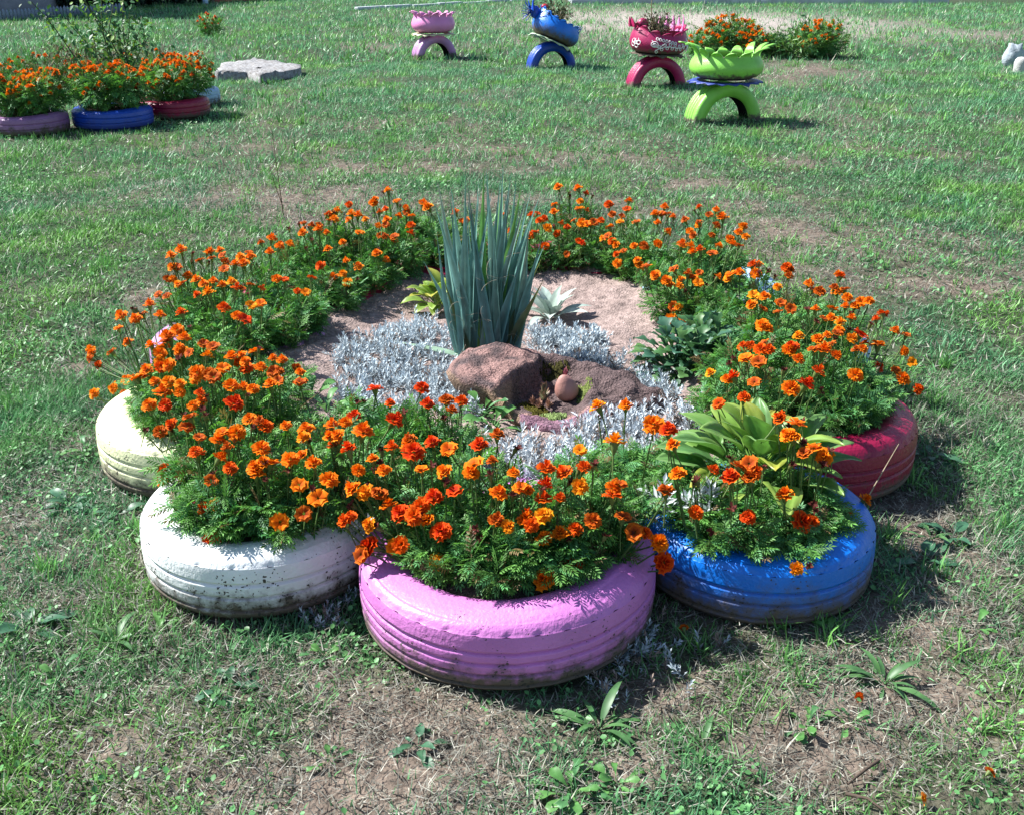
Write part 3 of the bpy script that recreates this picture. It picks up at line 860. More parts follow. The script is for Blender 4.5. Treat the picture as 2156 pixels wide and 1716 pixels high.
# green leafy mound (chrysanthemum leaves)
C_L = [leaf_mesh('leaf', M_WEED, .062, .036, spoon, 12, 4, .25, .9, 0, c, None, .03, .08, 3.5) for c in ((.045, .125, .06), (.06, .16, .055), (.05, .14, .085), (.09, .20, .06))]
for (px, py, n, sc) in ((1465, 790, 34, 1.0), (1420, 780, 26, .95), (1510, 775, 26, .95), (1470, 750, 24, .95)):
    rosette('leafy_mound', 'dark green lobed leaves mounded between boulder and marigolds', 'leafy plant', P(px, py, .125), C_L, n + 24, .05, 1.35, 1.0 * sc, 1.7 * sc, 'clumps of the dark green leafy mound', az0=px, spread=.03, up=.04)


# silver carpeting plants -----------------------------------------------------------
def silver_sprig(nl=12, h=1.0):
    V = []; F = []; C = []
    for i in range(nl):
        t = (i + 1) / nl
        a = i * 2.4; el = 0.25 + 0.95 * t
        L = .36 * (1.1 - .35 * t); wd = .046
        d = np.array([math.cos(a) * math.cos(el), math.sin(a) * math.cos(el), math.sin(el)])
        s_ = np.array([-math.sin(a), math.cos(a), 0]); up = np.cross(d, s_)
        b0 = np.array([0, 0, t * .8]); n0 = len(V)
        V += [b0, b0 + d * L * .55 + s_ * wd + up * .02, b0 + d * L, b0 + d * L * .55 - s_ * wd + up * .02]
        F += [(n0, n0 + 1, n0 + 2), (n0, n0 + 2, n0 + 3)]
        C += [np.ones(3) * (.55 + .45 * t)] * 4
    n0 = len(V)
    V += [np.array([-.02, 0, 0]), np.array([.02, 0, 0]), np.array([0, 0, .85])]; F.append((n0, n0 + 1, n0 + 2)); C += [np.ones(3) * .5] * 3
    return np.array(V), np.array(F), np.array(C)


SP_T = [silver_sprig(12), silver_sprig(10), silver_sprig(14)]


def in_poly(x, y, poly):
    ins = np.zeros(x.shape, bool); n = len(poly)
    for i in range(n):
        x1, y1 = poly[i]; x2, y2 = poly[(i + 1) % n]
        ins ^= ((y1 > y) != (y2 > y)) & (x < (x2 - x1) * (y - y1) / (y2 - y1 + 1e-12) + x1)
    return ins


def silver_mat(label, poly_px, z, n, hgt=(.035, .065), dead=0.08, on_soil=True, name='silver_carpet', tint=(.56, .64, .69)):
    poly = [P(px, py, z)[:2] for px, py in poly_px]
    pa = np.array(poly); lo = pa.min(0); hi = pa.max(0)
    x = lo[0] + (hi[0] - lo[0]) * rng.random(n * 4); y = lo[1] + (hi[1] - lo[1]) * rng.random(n * 4)
    k = in_poly(x, y, poly)
    gap = fbm(x * 1.0 + 3, y + 8, 0.09, 2)
    k &= rng.random(len(x)) < np.clip((gap - 0.33) * 5, 0.03, 1)
    x, y = x[k][:n], y[k][:n]; n = len(x)
    zz = soil_z(x, y) if on_soil else ground_z(x, y)
    b = Buf()
    for v in range(3):
        m = np.arange(n) % 3 == v
        N = m.sum()
        if not N: continue
        az = rng.random(N) * 6.28; t = np.radians(rng.random(N) * 75)
        up = np.stack([np.sin(t) * np.cos(az), np.sin(t) * np.sin(az), np.cos(t)], 1)
        fw = np.stack([-np.sin(az + rng.random(N)), np.cos(az), np.zeros(N)], 1)
        s_ = nrm(np.cross(fw, up)); f2 = np.cross(up, s_)
        Rm = np.stack([s_, f2, up], 2)
        sc = hgt[0] + (hgt[1] - hgt[0]) * rng.random(N)
        dd = rng.random(N) < dead
        c = np.array(tint) * (0.8 + 0.4 * rng.random((N, 1)))
        c[dd] = np.array([.42, .33, .28]) * (0.5 + .5 * rng.random((dd.sum(), 1)))
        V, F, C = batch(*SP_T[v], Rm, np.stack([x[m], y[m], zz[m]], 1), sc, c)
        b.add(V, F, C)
    return tag(obj(name, b.mesh(name, [M_SILVER])), label, 'silver plant', kind='stuff')


silver_mat('silvery white carpet plant spreading beside the tall end of the boulder', [(850, 655), (900, 660), (965, 700), (958, 760), (1010, 850), (985, 870), (900, 840), (720, 870), (695, 760), (730, 715), (790, 690)], .15, 1150)
silver_mat('silver carpet plant behind the boulder below the woolly plant', [(1110, 690), (1180, 680), (1260, 690), (1290, 715), (1370, 745), (1410, 800), (1440, 830), (1400, 830), (1290, 775), (1190, 755), (1130, 730)], .15, 620)
silver_mat('silver carpet plant in front of the boulder\'s low lip', [(1235, 870), (1300, 830), (1380, 835), (1440, 830), (1530, 880), (1500, 905), (1420, 920), (1390, 970), (1300, 1000), (1180, 1015), (1060, 1010), (980, 970), (970, 920), (1080, 905), (1180, 925)], .15, 1150, tint=(.64, .70, .75), dead=.14)
silver_mat('silver sprigs on the lawn between pink and blue tyres', [(1270, 1370), (1380, 1290), (1480, 1320), (1530, 1350), (1480, 1430), (1400, 1480), (1300, 1480), (1250, 1430)], .02, 260, (.03, .055), .3, False, 'silver_sprigs')
silver_mat('silver sprigs on the lawn in the gap of white and pink tyres', [(640, 1270), (720, 1225), (748, 1240), (745, 1290), (700, 1300), (640, 1300)], .02, 46, (.03, .05), .3, False, 'silver_sprigs')


def silver_tuft(label, px, py, z, n, h):
    c = P(px, py, z)
    t = thing('dusty_miller', label, 'silver plant', c)
    b = Buf()
    for i in range(n):
        V, F, C = SP_T[i % 3]
        a = random.random() * 6.28; tl = random.uniform(0, .9); s_ = h * random.uniform(.7, 1.2)
        M_ = np.array(Matrix.Rotation(a, 3, 'Z') @ Matrix.Rotation(tl, 3, 'X') @ Matrix.Rotation(random.random() * 6, 3, 'Z'))
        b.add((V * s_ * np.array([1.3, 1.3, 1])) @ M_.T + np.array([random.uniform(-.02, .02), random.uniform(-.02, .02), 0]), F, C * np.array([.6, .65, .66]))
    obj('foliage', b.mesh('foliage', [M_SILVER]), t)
    return t


silver_tuft('silver-leaved tuft on the rim of the blue tyre', 1483, 1092, .17, 9, .085)
silver_tuft('small silver sprig where pink and blue tyres meet', 1402, 1085, .17, 4, .08)
silver_tuft('silver sprigs leaning over the pink tyre by the white one', 752, 1125, .17, 3, .06)


# succulents in the boulder hollow ------------------------------------------------
S_L = leaf_mesh('leaf', M_SUCC, .026, .011, lance, 4, 2, .4, -.5, 0, (.20, .20, .11), (.26, .10, .08))
S_R = leaf_mesh('leaf', M_SUCC, .017, .007, lance, 4, 2, .4, -.5, 0, (.42, .16, .18), (.5, .12, .2))
S_B = leaf_mesh('leaf', M_SUCC, .018, .010, lance, 4, 2, .4, -.4, 0, (.34, .20, .14), (.3, .14, .1))
rosette('houseleek', 'spiky brownish-green houseleek rosette touching the pink pebble', 'succulent', rock_pt(.088, .195) + np.array([0, 0, .015]), [S_L], 30, .25, 1.4, .8, 1.2, up=.03)
rosette('houseleek', 'small rosy pink houseleek behind the pebble', 'succulent', rock_pt(.152, .27) + np.array([0, 0, .02]), [S_R], 20, .3, 1.4, .8, 1.2, up=.02)
for dx, dy in ((.075, .165), (.10, .158), (.058, .178)):
    rosette('houseleek', 'small dried tan houseleek rosette in front of the spiky houseleek', 'succulent', rock_pt(dx, dy) + np.array([0, 0, .006]), [S_B], 16, .2, 1.3, .7, 1.1, 'dried tan houseleeks', az0=dx * 100, up=.012)

# ------------------------------------------------------------------ marigolds
def pinnate():
    """one feathery leaf, length 1 along +Y"""
    V = []; F = []; C = []
    def leaflet(y0, a, L, wd):
        n0 = len(V); z0 = -.22 * y0 * y0
        d = np.array([math.sin(a), math.cos(a), -.12]); s_ = np.array([math.cos(a), -math.sin(a), 0])
        b0 = np.array([0, y0, z0])
        V.extend([b0, b0 + d * L * .5 + s_ * wd, b0 + d * L + np.array([0, 0, -.05]), b0 + d * L * .5 - s_ * wd])
        F.extend([(n0, n0 + 1, n0 + 2), (n0, n0 + 2, n0 + 3)]); C.extend([np.ones(3) * (.85 + .25 * y0)] * 4)
    for y0 in (.22, .38, .54, .69, .83):
        for s_ in (-1, 1): leaflet(y0, s_ * random.uniform(.75, 1.0), .36 * (1.15 - .4 * y0), .045)
    leaflet(.86, 0, .34, .055)
    n0 = len(V)
    V.extend([np.array([-.012, 0, 0]), np.array([.012, 0, 0]), np.array([0, .9, -.18])]); F.append((n0, n0 + 1, n0 + 2)); C.extend([np.ones(3) * 1.1] * 3)
    return np.array(V), np.array(F), np.array(C)


def foliage_mesh(seed, nleaf, dark=1.0, green=(0.115, 0.285, 0.060), lsz=(.26, .42), dry=0.05, stems=11):
    """bushy dome of feathery leaves, radius 1 and height 1"""
    r_ = np.random.default_rng(seed)
    b = Buf()
    tips = []
    for i in range(stems):
        a = i * 2.4 + r_.random(); rad = math.sqrt((i + .5) / stems) * .85
        top = np.array([rad * math.cos(a), rad * math.sin(a), .95 * math.sqrt(max(0.05, 1 - rad * rad * .8)) * r_.uniform(.8, 1.0)])
        base = np.array([.10 * math.cos(a), .10 * math.sin(a), 0])
        mid = base * .45 + top * .55 + np.array([rad * .12 * math.cos(a), rad * .12 * math.sin(a), -.06])
        pts = [base, mid, top]
        b.add(*tube(pts, [.022, .017, .010], 3), c=(.09, .15, .05))
        tips.append(pts)
    pos = []; fw = []; up = []
    for k_ in range(nleaf):
        pts = tips[k_ % stems]
        t = r_.random() ** .6
        p = (1 - t) ** 2 * pts[0] + 2 * t * (1 - t) * pts[1] + t * t * pts[2]
        a = r_.random() * 6.283
        out = nrm(np.array([p[0], p[1], 0]) + 1e-6)
        d = np.array([math.cos(a), math.sin(a), 0]) * .9 + out * .55 + np.array([0, 0, r_.uniform(-.25, .85)])
        pos.append(p); fw.append(d); up.append(np.array([0, 0, 1]) + r_.normal(size=3) * .35)
    pos = np.array(pos)
    Rm = frames(np.array(fw), np.array(up))
    g_ = np.array(green) * dark
    col = g_ * (0.55 + 0.8 * r_.random((nleaf, 1))) * np.array([1, 1, 1])
    bl = r_.random((nleaf, 1)) < .3
    col = np.where(bl, col * np.array([.75, .95, 1.5]), col)
    dr = r_.random((nleaf, 1)) < dry
    col = np.where(dr, np.array([.16, .11, .05]) * (.5 + r_.random((nleaf, 1))), col)
    T = PIN[seed % 3]
    V, F, C = batch(*T, Rm, pos, lsz[0] + (lsz[1] - lsz[0]) * r_.random(nleaf), col)
    b.add(V, F, C)
    return b.mesh('foliage', [M_LEAF])


PIN = [pinnate() for _ in range(3)]
FOL = [foliage_mesh(s, 430) for s in range(6)]
FOL_DARK = [foliage_mesh(20 + s, 200, .8, dry=.22) for s in range(3)]
FOL_FAR = [foliage_mesh(40 + s, 170, 1.0, lsz=(.42, .62)) for s in range(3)]

FCOL = {'o': ((0.80, 0.150, 0.003), (0.92, 0.265, 0.006)), 'r': ((0.66, 0.065, 0.003), (0.86, 0.150, 0.004)), 'R': ((0.62, 0.028, 0.003), (0.84, 0.105, 0.004)), 'O': ((0.76, 0.115, 0.003), (0.92, 0.27, 0.008)),
        'd': ((0.44, 0.065, 0.006), (0.70, 0.165, 0.010)), 'y': ((0.82, 0.21, 0.005), (0.90, 0.33, 0.010)), 'Y': ((0.82, 0.23, 0.005), (0.94, 0.41, 0.012))}


def flower_mesh(code, seed, n_layers=(11, 9, 8, 5), stem=2.6):
    """ruffled double bloom, radius 1, petals opening along +Z, with green calyx and stalk below"""
    r_ = random.Random(seed * 31 + ord(code))
    ci, co = FCOL[code]
    ci = np.array(ci); co = np.array(co)
    b = Buf()
    nl = len(n_layers)
    for li, n in enumerate(n_layers):
        rad = 1.0 - .24 * li; zc = .10 * li + .02; off = r_.random() * 6
        for j in range(n):
            a = off + j * 2 * math.pi / n + r_.uniform(-.12, .12)
            rr = rad * r_.uniform(.85, 1.08); hw = math.pi / n * rr * 1.05
            lift = .05 + .17 * li + r_.uniform(-.10, .12)
            ca, sa = math.cos(a), math.sin(a)
            def pt(u, v, z): return (ca * u - sa * v, sa * u + ca * v, z)
            r0 = .12 * rad
            z0 = zc
            w1, w2, w3 = (r_.uniform(-.10, .12) for _ in range(3))
            Vp = [pt(r0, 0, z0), pt(rr * .62, hw * .75, z0 + lift * .8 + w1 * .5), pt(rr * .62, -hw * .75, z0 + lift * .8 + w3 * .5),
                  pt(rr * .96, hw * .95, z0 + lift + w1), pt(rr * .90, 0, z0 + lift + .10 + w2), pt(rr * .96, -hw * .95, z0 + lift + w3), pt(rr * .62, 0, z0 + lift * .8 + .07)]
            Fp = [(0, 6, 1), (0, 2, 6), (1, 6, 4), (1, 4, 3), (6, 2, 4), (2, 5, 4)]
            br = r_.uniform(.8, 1.2)
            Cp = [ci * .55 * br, ci * br, ci * br, co * br, co * .9 * br, co * br, ci * .9 * br]
            b.add(Vp, Fp, np.array(Cp))
    # calyx and stalk
    a = np.arange(6) * math.pi / 3
    cV = np.concatenate([np.stack([.42 * np.cos(a), .42 * np.sin(a), np.full(6, .05)], 1), np.stack([.30 * np.cos(a), .30 * np.sin(a), np.full(6, -.45)], 1), np.stack([.10 * np.cos(a), .10 * np.sin(a), np.full(6, -.95)], 1)])
    cF = []
    for i in range(2):
        for j in range(6):
            a0 = i * 6 + j; a1 = i * 6 + (j + 1) % 6
            cF += [(a0, a0 + 6, a1 + 6), (a0, a1 + 6, a1)]
    b.add(cV, cF, (.16, .22, .06), 1)
    bx = r_.uniform(-.5, .5); by = r_.uniform(-.5, .5)
    b.add(*tube([(0, 0, -.9), (bx * .4, by * .4, -.9 - stem * .5), (bx, by, -.9 - stem)], [.10, .085, .085], 3), c=(.13, .20, .06), m=1)
    return b.mesh('flower', [M_PETAL, M_LEAF])


def bud_mesh(seed, stem=3.5):
    """withered head: dark shrivelled petals on a swollen calyx"""
    r_ = random.Random(seed)
    b = Buf()
    for j in range(16):
        a = r_.random() * 6.28; u = r_.uniform(.4, 1.0); z = r_.uniform(-.1, .9)
        d = np.array([math.cos(a) * u, math.sin(a) * u, z]); s_ = np.array([-math.sin(a), math.cos(a), r_.uniform(-.5, .5)]) * .22
        b.add([(0, 0, 0), d * .6 + s_, d, d * .6 - s_], [(0, 1, 2), (0, 2, 3)], np.array((.10, .022, .018)) * r_.uniform(.5, 1.7))
    a = np.arange(6) * math.pi / 3
    cV = np.concatenate([np.stack([.42 * np.cos(a), .42 * np.sin(a), np.full(6, .15)], 1), np.stack([.36 * np.cos(a), .36 * np.sin(a), np.full(6, -.6)], 1), np.stack([.12 * np.cos(a), .12 * np.sin(a), np.full(6, -1.2)], 1)])
    cF = []
    for i in range(2):
        for j in range(6):
            a0 = i * 6 + j; a1 = i * 6 + (j + 1) % 6
            cF += [(a0, a0 + 6, a1 + 6), (a0, a1 + 6, a1)]
    b.add(cV, cF, (.17, .19, .06), 1)
    b.add(*tube([(0, 0, -1.1), (.2, .1, -2.6), (.3, .2, -1.1 - stem)], [.14, .12, .12], 3), c=(.13, .19, .06), m=1)
    return b.mesh('withered_flower', [M_PETAL, M_LEAF])


FLW = {c: [flower_mesh(c, s) for s in range(4)] for c in FCOL}
FLW_S = {c: [flower_mesh(c, 50 + s, (8, 6)) for s in range(2)] for c in FCOL}     # older, looser heads
BUD = [bud_mesh(s) for s in range(3)]

# bloom positions read off the photograph: blocks of (offset x, offset y, zoom) and x,y,code in the zoomed block
BLOOMS = [
 (250, 500, 1.96, '''1740 120 o 1665 170 o 1790 180 o 1515 200 r 1940 190 o 1975 215 y 1445 240 y 1400 262 y 1530 255 y 1875 265 o 1840 215 o 1430 285 y 1515 290 o 1610 285 y 1680 320 y 1735 290 o 1725 225 r 1690 245 d 1800 267 o 1575 360 o
 1255 305 d 1300 320 d 1340 345 o 1385 360 o 1250 365 o 1480 415 o 1870 320 r 1865 365 r 1725 385 d 1775 385 d 1170 340 b 1300 400 b 1270 450 b 1070 395 o 1115 440 o 1010 420 d 1060 475 o 1395 458 o 1675 483 o 1500 527 o 1565 548 o 1480 595 y 1505 645 y
 1355 552 r 1300 620 r 1145 630 r 950 500 o 940 475 d 910 540 o 860 545 o 800 530 d 775 462 o 700 475 o 720 470 o 550 460 o 495 495 o 525 560 d 660 520 d 800 570 d 615 480 b 610 520 b 1265 705 y 840 645 Y 640 635 o 590 610 o 680 655 o 735 640 o 470 625 d 560 655 d
 950 660 d 870 680 r 900 680 d 645 720 r 420 715 d 470 725 d 370 775 O 430 835 o 555 825 r 795 795 r 950 775 Y 910 860 R 210 840 o 190 910 o 290 800 b 330 830 d 530 920 o 490 965 d 565 970 o 545 1030 o 460 985 d 245 990 o 380 1010 o 40 1050 o 35 1085 d 155 1045 d
 430 1055 o 600 1050 d 700 1070 y 735 1015 d 680 1000 d 485 1120 o 355 1150 o 240 1205 o 300 1195 o 170 1250 y 55 1283 y 645 1165 O 790 1140 o 840 1080 o 905 1065 o 920 1100 o 980 1045 o 1080 1085 o 1130 1095 o 1005 1135 o 1085 1160 d 1235 1165 o 1235 1220 d
 740 1190 d 835 1245 o 965 1260 o 1065 1238 o 1110 1210 d 400 1215 o 480 1220 y 545 1230 y 445 1280 O 655 1285 r 620 1350 o 850 1345 R 370 1350 o 460 1350 R 605 1420 d 500 1460 r 430 1500 d 945 1430 o 1155 1470 o 1000 1450 d 790 1510 o 870 1510 o 760 1555 o 655 1535 d 690 1410 b 1270 1490 o 1255 1535 y'''),
 (250, 1100, 2.145, '''690 480 r 895 460 d 1105 465 o 845 525 o 910 585 r 1125 555 o 1165 550 o 1075 620 o 1290 530 o 1370 505 o 1435 560 o 790 665 d 500 600 r 490 655 r 1135 660 b 1345 690 o 1465 775 o 680 790 b 745 835 r 820 815 o 1225 920 o 1375 870 d 805 1025 R 1430 720 b 1270 600 b 1050 330 b 620 250 b 640 330 d'''),
 (950, 1100, 1.716, '''255 72 R 490 68 R 330 145 r 170 135 b 520 150 R 615 130 d 690 135 r 640 180 d 150 210 R 40 255 O 105 240 o 195 290 O 70 305 o 350 230 R 125 378 R 340 365 r 245 425 o 545 340 R 450 390 R 630 375 O 780 355 R 870 305 d 170 480 o 300 482 o 490 475 o 540 455 b 610 490 o 755 450 o 845 435 d 740 495 o 835 500 b
 950 495 o 1115 472 r 1210 490 r 1305 468 r 1355 450 b 1285 378 y 1460 342 Y 1380 165 Y 1515 158 o 1655 250 O 1730 280 R 1755 355 O 1780 497 o 25 527 o 150 578 o 210 590 y 265 590 d 330 660 o 390 697 R 135 710 r 230 752 y 265 765 b 610 540 b 655 585 R 550 620 R 485 660 r 875 597 O 990 565 O 1110 557 R 1180 622 r 1285 560 y 1020 580 o
 1450 605 r 1450 570 o 1480 550 d 1105 705 Y 865 735 d 925 762 y 1040 752 r 590 787 R 525 730 o 765 770 b 785 820 b 240 858 R 383 853 r 567 935 Y 1110 825 o 1190 798 o 1265 775 r 1350 735 d 1500 715 d 1560 790 d 1610 795 r 1105 1022 O 1260 948 R 1705 942 R 855 985 b 1715 580 d 430 330 d 400 190 b 30 310 o'''),
 (1800, 1150, 2.288, '''660 525 r 345 660 d 540 600 b 780 575 R 835 500 d 905 480 d 940 535 r 910 580 d 545 805 r 900 835 R 1250 865 R 1545 830 R 1145 690 O 1680 720 o 785 775 b 1345 790 b 1220 1180 y 1220 215 O 1200 305 o 1340 375 O 1410 435 o 1275 410 d 1105 175 r 645 935 b 1390 480 b'''),
 (1900, 700, 1.716, '''525 140 r 540 178 o 695 148 r 705 190 d 965 195 r 805 230 o 860 270 d 935 250 d 985 260 d 650 245 y 530 285 Y 585 295 o 520 335 o 665 325 d 715 355 d 840 360 o 880 405 d 925 355 o 990 345 o 1040 340 o 1000 300 o 1070 320 o 1110 315 o 965 425 y 1020 405 o 1145 410 r 1180 380 r 1240 465 o 575 435 o 755 495 Y 850 510 o 900 490 o 960 465 o
 950 480 d 1065 485 R 475 548 r 605 562 r 720 550 R 580 530 d 490 605 o 555 620 d 750 610 O 880 565 O 940 590 O 920 535 d 1045 565 d 1090 540 d 1155 537 O 1285 565 o 1325 620 Y 1150 650 R 1245 665 d 1280 705 O 1350 758 r 1040 690 o 850 672 r 680 665 b 715 758 O 790 738 R 315 680 Y 430 700 R 410 630 b 480 805 r 535 725 d 355 830 r 660 905 r 600 165 b 1010 460 b'''),
 (1200, 500, 1.96, '''855 100 o 970 110 o 1015 135 r 980 178 y 835 200 o 735 250 r 770 285 r 790 335 Y 830 245 o 870 310 d 850 365 r 720 360 r 780 437 r 1145 200 r 1260 180 o 1250 225 r 1220 265 d 1165 255 d 1020 235 d 945 290 d 985 300 o 1020 310 o 1100 290 r 1060 300 d 990 425 R 1165 410 r 1140 380 d 905 483 d 1190 485 r 1195 535 o 1230 465 d 1290 437 o 1310 520 o
 1360 555 d 1305 300 d 1465 215 o 1415 255 o 1425 305 o 1480 255 d 1515 270 o 1585 290 d 1665 215 r 1760 230 o 1800 275 O 1640 235 b 1480 355 o 1425 425 o 1610 350 o 1630 375 d 1665 300 d 1760 320 d 1735 375 d 1565 430 O 1670 460 r 1625 475 o 1775 440 o 1840 400 o 1855 430 o 1740 480 d 1910 325 y 1890 360 o 1415 605 O 1475 635 o 1550 670 y 1600 600 d 1665 590 d
 1660 650 y 1770 615 y 1845 600 o 1895 590 o 1520 570 d 1545 785 y 1570 855 y 265 245 d 325 290 o 585 350 d 530 260 d 915 130 b 1050 150 b''')]


EXTRA = [(-.20, 2.30, .26), (-.50, 2.48, .24), (.18, 2.30, .20), (.42, 2.36, .16), (-.62, 2.85, .22), (.50, 3.42, .2), (.62, 2.62, .2)]
def canopy(x, y):
    d = ring_dist(x, y)
    lim = np.where(d > 0, np.where(y < 2.75, 0.19, 0.25), 0.27)
    z = np.where(np.abs(d) < lim, 0.165 + 0.20 * np.sqrt(np.clip(1 - (d / lim) ** 2, 0, 1)), 0)
    for (cx, cy, r) in EXTRA:
        q = ((x - cx) ** 2 + (y - cy) ** 2) / r ** 2
        z = np.maximum(z, np.where(q < 1, 0.16 + 0.17 * np.sqrt(np.clip(1 - q, 0, 1)), 0))
    return z


FL = []
zs = np.arange(0.46, 0.15, -0.006)
for (ox, oy, zm, txt) in BLOOMS:
    tk = txt.split()
    for i in range(0, len(tk), 3):
        px = (ox + float(tk[i]) / zm) * PW / 3001.0; py = (oy + float(tk[i + 1]) / zm) * PW / 3001.0
        pts = np.array([P(px, py, z) for z in zs])
        cz = canopy(pts[:, 0], pts[:, 1])
        hit = np.where(cz >= zs)[0]
        j = hit[0] if len(hit) else int(np.argmin(zs - cz + 0.3 * np.abs(zs - .32)))
        FL.append((pts[j], tk[i + 2]))
more = []
for (p, c) in FL:                                              # heads stand in uneven clumps with fading and withered ones between
    far_row = p[1] > 2.3
    if c != 'b' and random.random() < (.42 if far_row else .12):
        more.append((p + np.array([random.uniform(-.035, .035), random.uniform(-.02, .035), random.uniform(-.025, .006)]), random.choice('odroyd' if far_row else 'ord')))
    if random.random() < .22:
        more.append((p + np.array([random.uniform(-.04, .04), random.uniform(-.02, .04), random.uniform(-.03, .01)]), 'b'))
FL += more
FP = np.array([p for p, _ in FL])

# gather the blooms into plants
NP_ = 60
km = FP[rng.choice(len(FP), NP_, replace=False), :2].copy()
for it in range(25):
    dd = ((FP[:, None, :2] - km[None]) ** 2).sum(-1)
    own = dd.argmin(1)
    for c in range(NP_):
        if (own == c).any(): km[c] = FP[own == c, :2].mean(0)
MG_LABEL = {
    'pink': ('marigold plant with red-orange blooms growing in the pink tyre', 'marigolds in the pink tyre'),
    'white': ('marigold plant growing in and behind the white tyre', 'marigolds in the white tyre'),
    'blue': ('sparsely blooming marigold plant growing in the blue tyre', 'marigolds in the blue tyre'),
    'yellow': ('marigold plant crowded with rust-orange blooms above the yellow tyre', 'marigolds in the yellow tyre'),
    'crimson': ('bright green marigold plant with orange blooms in the crimson tyre', 'marigolds in the crimson tyre'),
    'r2': ('marigold plant with orange heads in the tyre behind the crimson one', 'marigolds behind the crimson tyre'),
    'r3': ('marigold plant behind the bare pinkish soil and leafy mound', 'marigolds behind the bare soil'),
    'br': ('marigold plant in the ring behind the woolly grey plant', 'marigolds behind the woolly plant'),
    'bl': ('marigold plant in the ring directly behind the yucca', 'marigolds behind the yucca'),
    'l3': ('marigold plant with orange-yellow blooms behind the small yellowish hosta', 'marigolds behind the small hosta'),
    'l2': ('marigold plant with rusty fading blooms behind the yellow tyre', 'marigolds behind the yellow tyre')}
TXY = RING; TK = [t[0] for t in TYRES]
plants = []
for c in range(NP_):
    m = own == c
    if not m.any(): continue
    pts = FP[m]
    cx, cy = km[c]
    key = TK[int(((TXY - km[c]) ** 2).sum(1).argmin())]
    spread = np.sqrt(((pts[:, :2] - km[c]) ** 2).sum(1)).max()
    # keep the root over soil: pull towards the ring where a cluster leans out
    tx, ty = TXY[TK.index(key)]
    dv = np.array([cx - tx, cy - ty]); dl = np.linalg.norm(dv)
    lim = 0.15
    d_here = float(ring_dist(np.array([cx]), np.array([cy]))[0])
    root = np.array([cx, cy])
    if d_here > 0.02 and dl > lim: root = np.array([tx, ty]) + dv / dl * lim
    zb = 0.125
    plants.append((root, zb, key, [FL[i] for i in np.where(m)[0]], spread))
# extra plants without counted blooms, to close the ring's foliage
FILL = []
for key, n in (('pink', 3), ('white', 3), ('blue', 2), ('yellow', 3), ('crimson', 2), ('r2', 3), ('r3', 3), ('br', 4), ('bl', 5), ('l3', 3), ('l2', 3)):
    tx, ty = TXY[TK.index(key)]
    for i in range(n):
        a = i * 6.283 / n + random.random(); r = random.uniform(.04, .12)
        FILL.append((tx + r * math.cos(a), ty + r * math.sin(a), key))
for key, offs in (('l2', ((.16, -.10), (.16, .08), (.19, -.02), (-.08, -.06), (-.12, .1))), ('l3', ((.12, -.16), (0, 0), (-.06, .1), (.05, -.22), (-.1, -.08))), ('bl', ((-.06, -.20), (.08, -.2), (.2, -.17))), ('br', ((-.1, -.2), (.06, -.2), (.2, -.16))), ('r3', ((-.18, -.10), (-.1, -.18))),
                  ('r2', ((-.2, .08), (-.2, -.08))), ('crimson', ((-.22, .0), (-.19, .13), (-.24, -.10), (.08, -.1), (.0, -.12), (.13, -.02), (.1, .08))), ('pink', ((.17, .16), (.22, .06), (-.2, .1), (.0, -.125), (.10, -.09), (-.10, -.09), (.16, .0), (-.15, .0), (.05, -.05))), ('white', ((.08, -.1), (-.02, -.12), (-.1, -.05), (.1, .12), (.17, .04), (.02, .13))), ('blue', ((-.14, .10), (-.19, .18), (.0, -.09), (-.11, -.05), (.10, -.07), (-.05, -.10), (-.16, .02))), ('yellow', ((.2, .05), (0, .12), (-.08, .02), (-.1, .16)))):
    tx, ty = TXY[TK.index(key)]
    for dx, dy in offs: FILL.append((tx + dx, ty + dy, key))
for (fx, fy, key) in FILL: plants.append((np.array([fx, fy]), .12, key, [], .05))
NEXT = {'pink': 'pink tyre', 'white': 'white tyre', 'blue': 'blue tyre', 'yellow': 'yellow tyre', 'crimson': 'crimson tyre', 'r2': 'tyre behind crimson tyre', 'r3': 'tyre behind leafy mound', 'br': 'tyre behind woolly plant',
        'bl': 'tyre behind yucca', 'l3': 'tyre behind small hosta', 'l2': 'tyre behind yellow tyre'}
CNAME = {'o': 'orange', 'O': 'orange', 'r': 'red-orange', 'R': 'red-orange', 'd': 'rust', 'y': 'yellow-orange', 'Y': 'yellow-orange', 'b': 'withered'}
CTR = RING.mean(0)
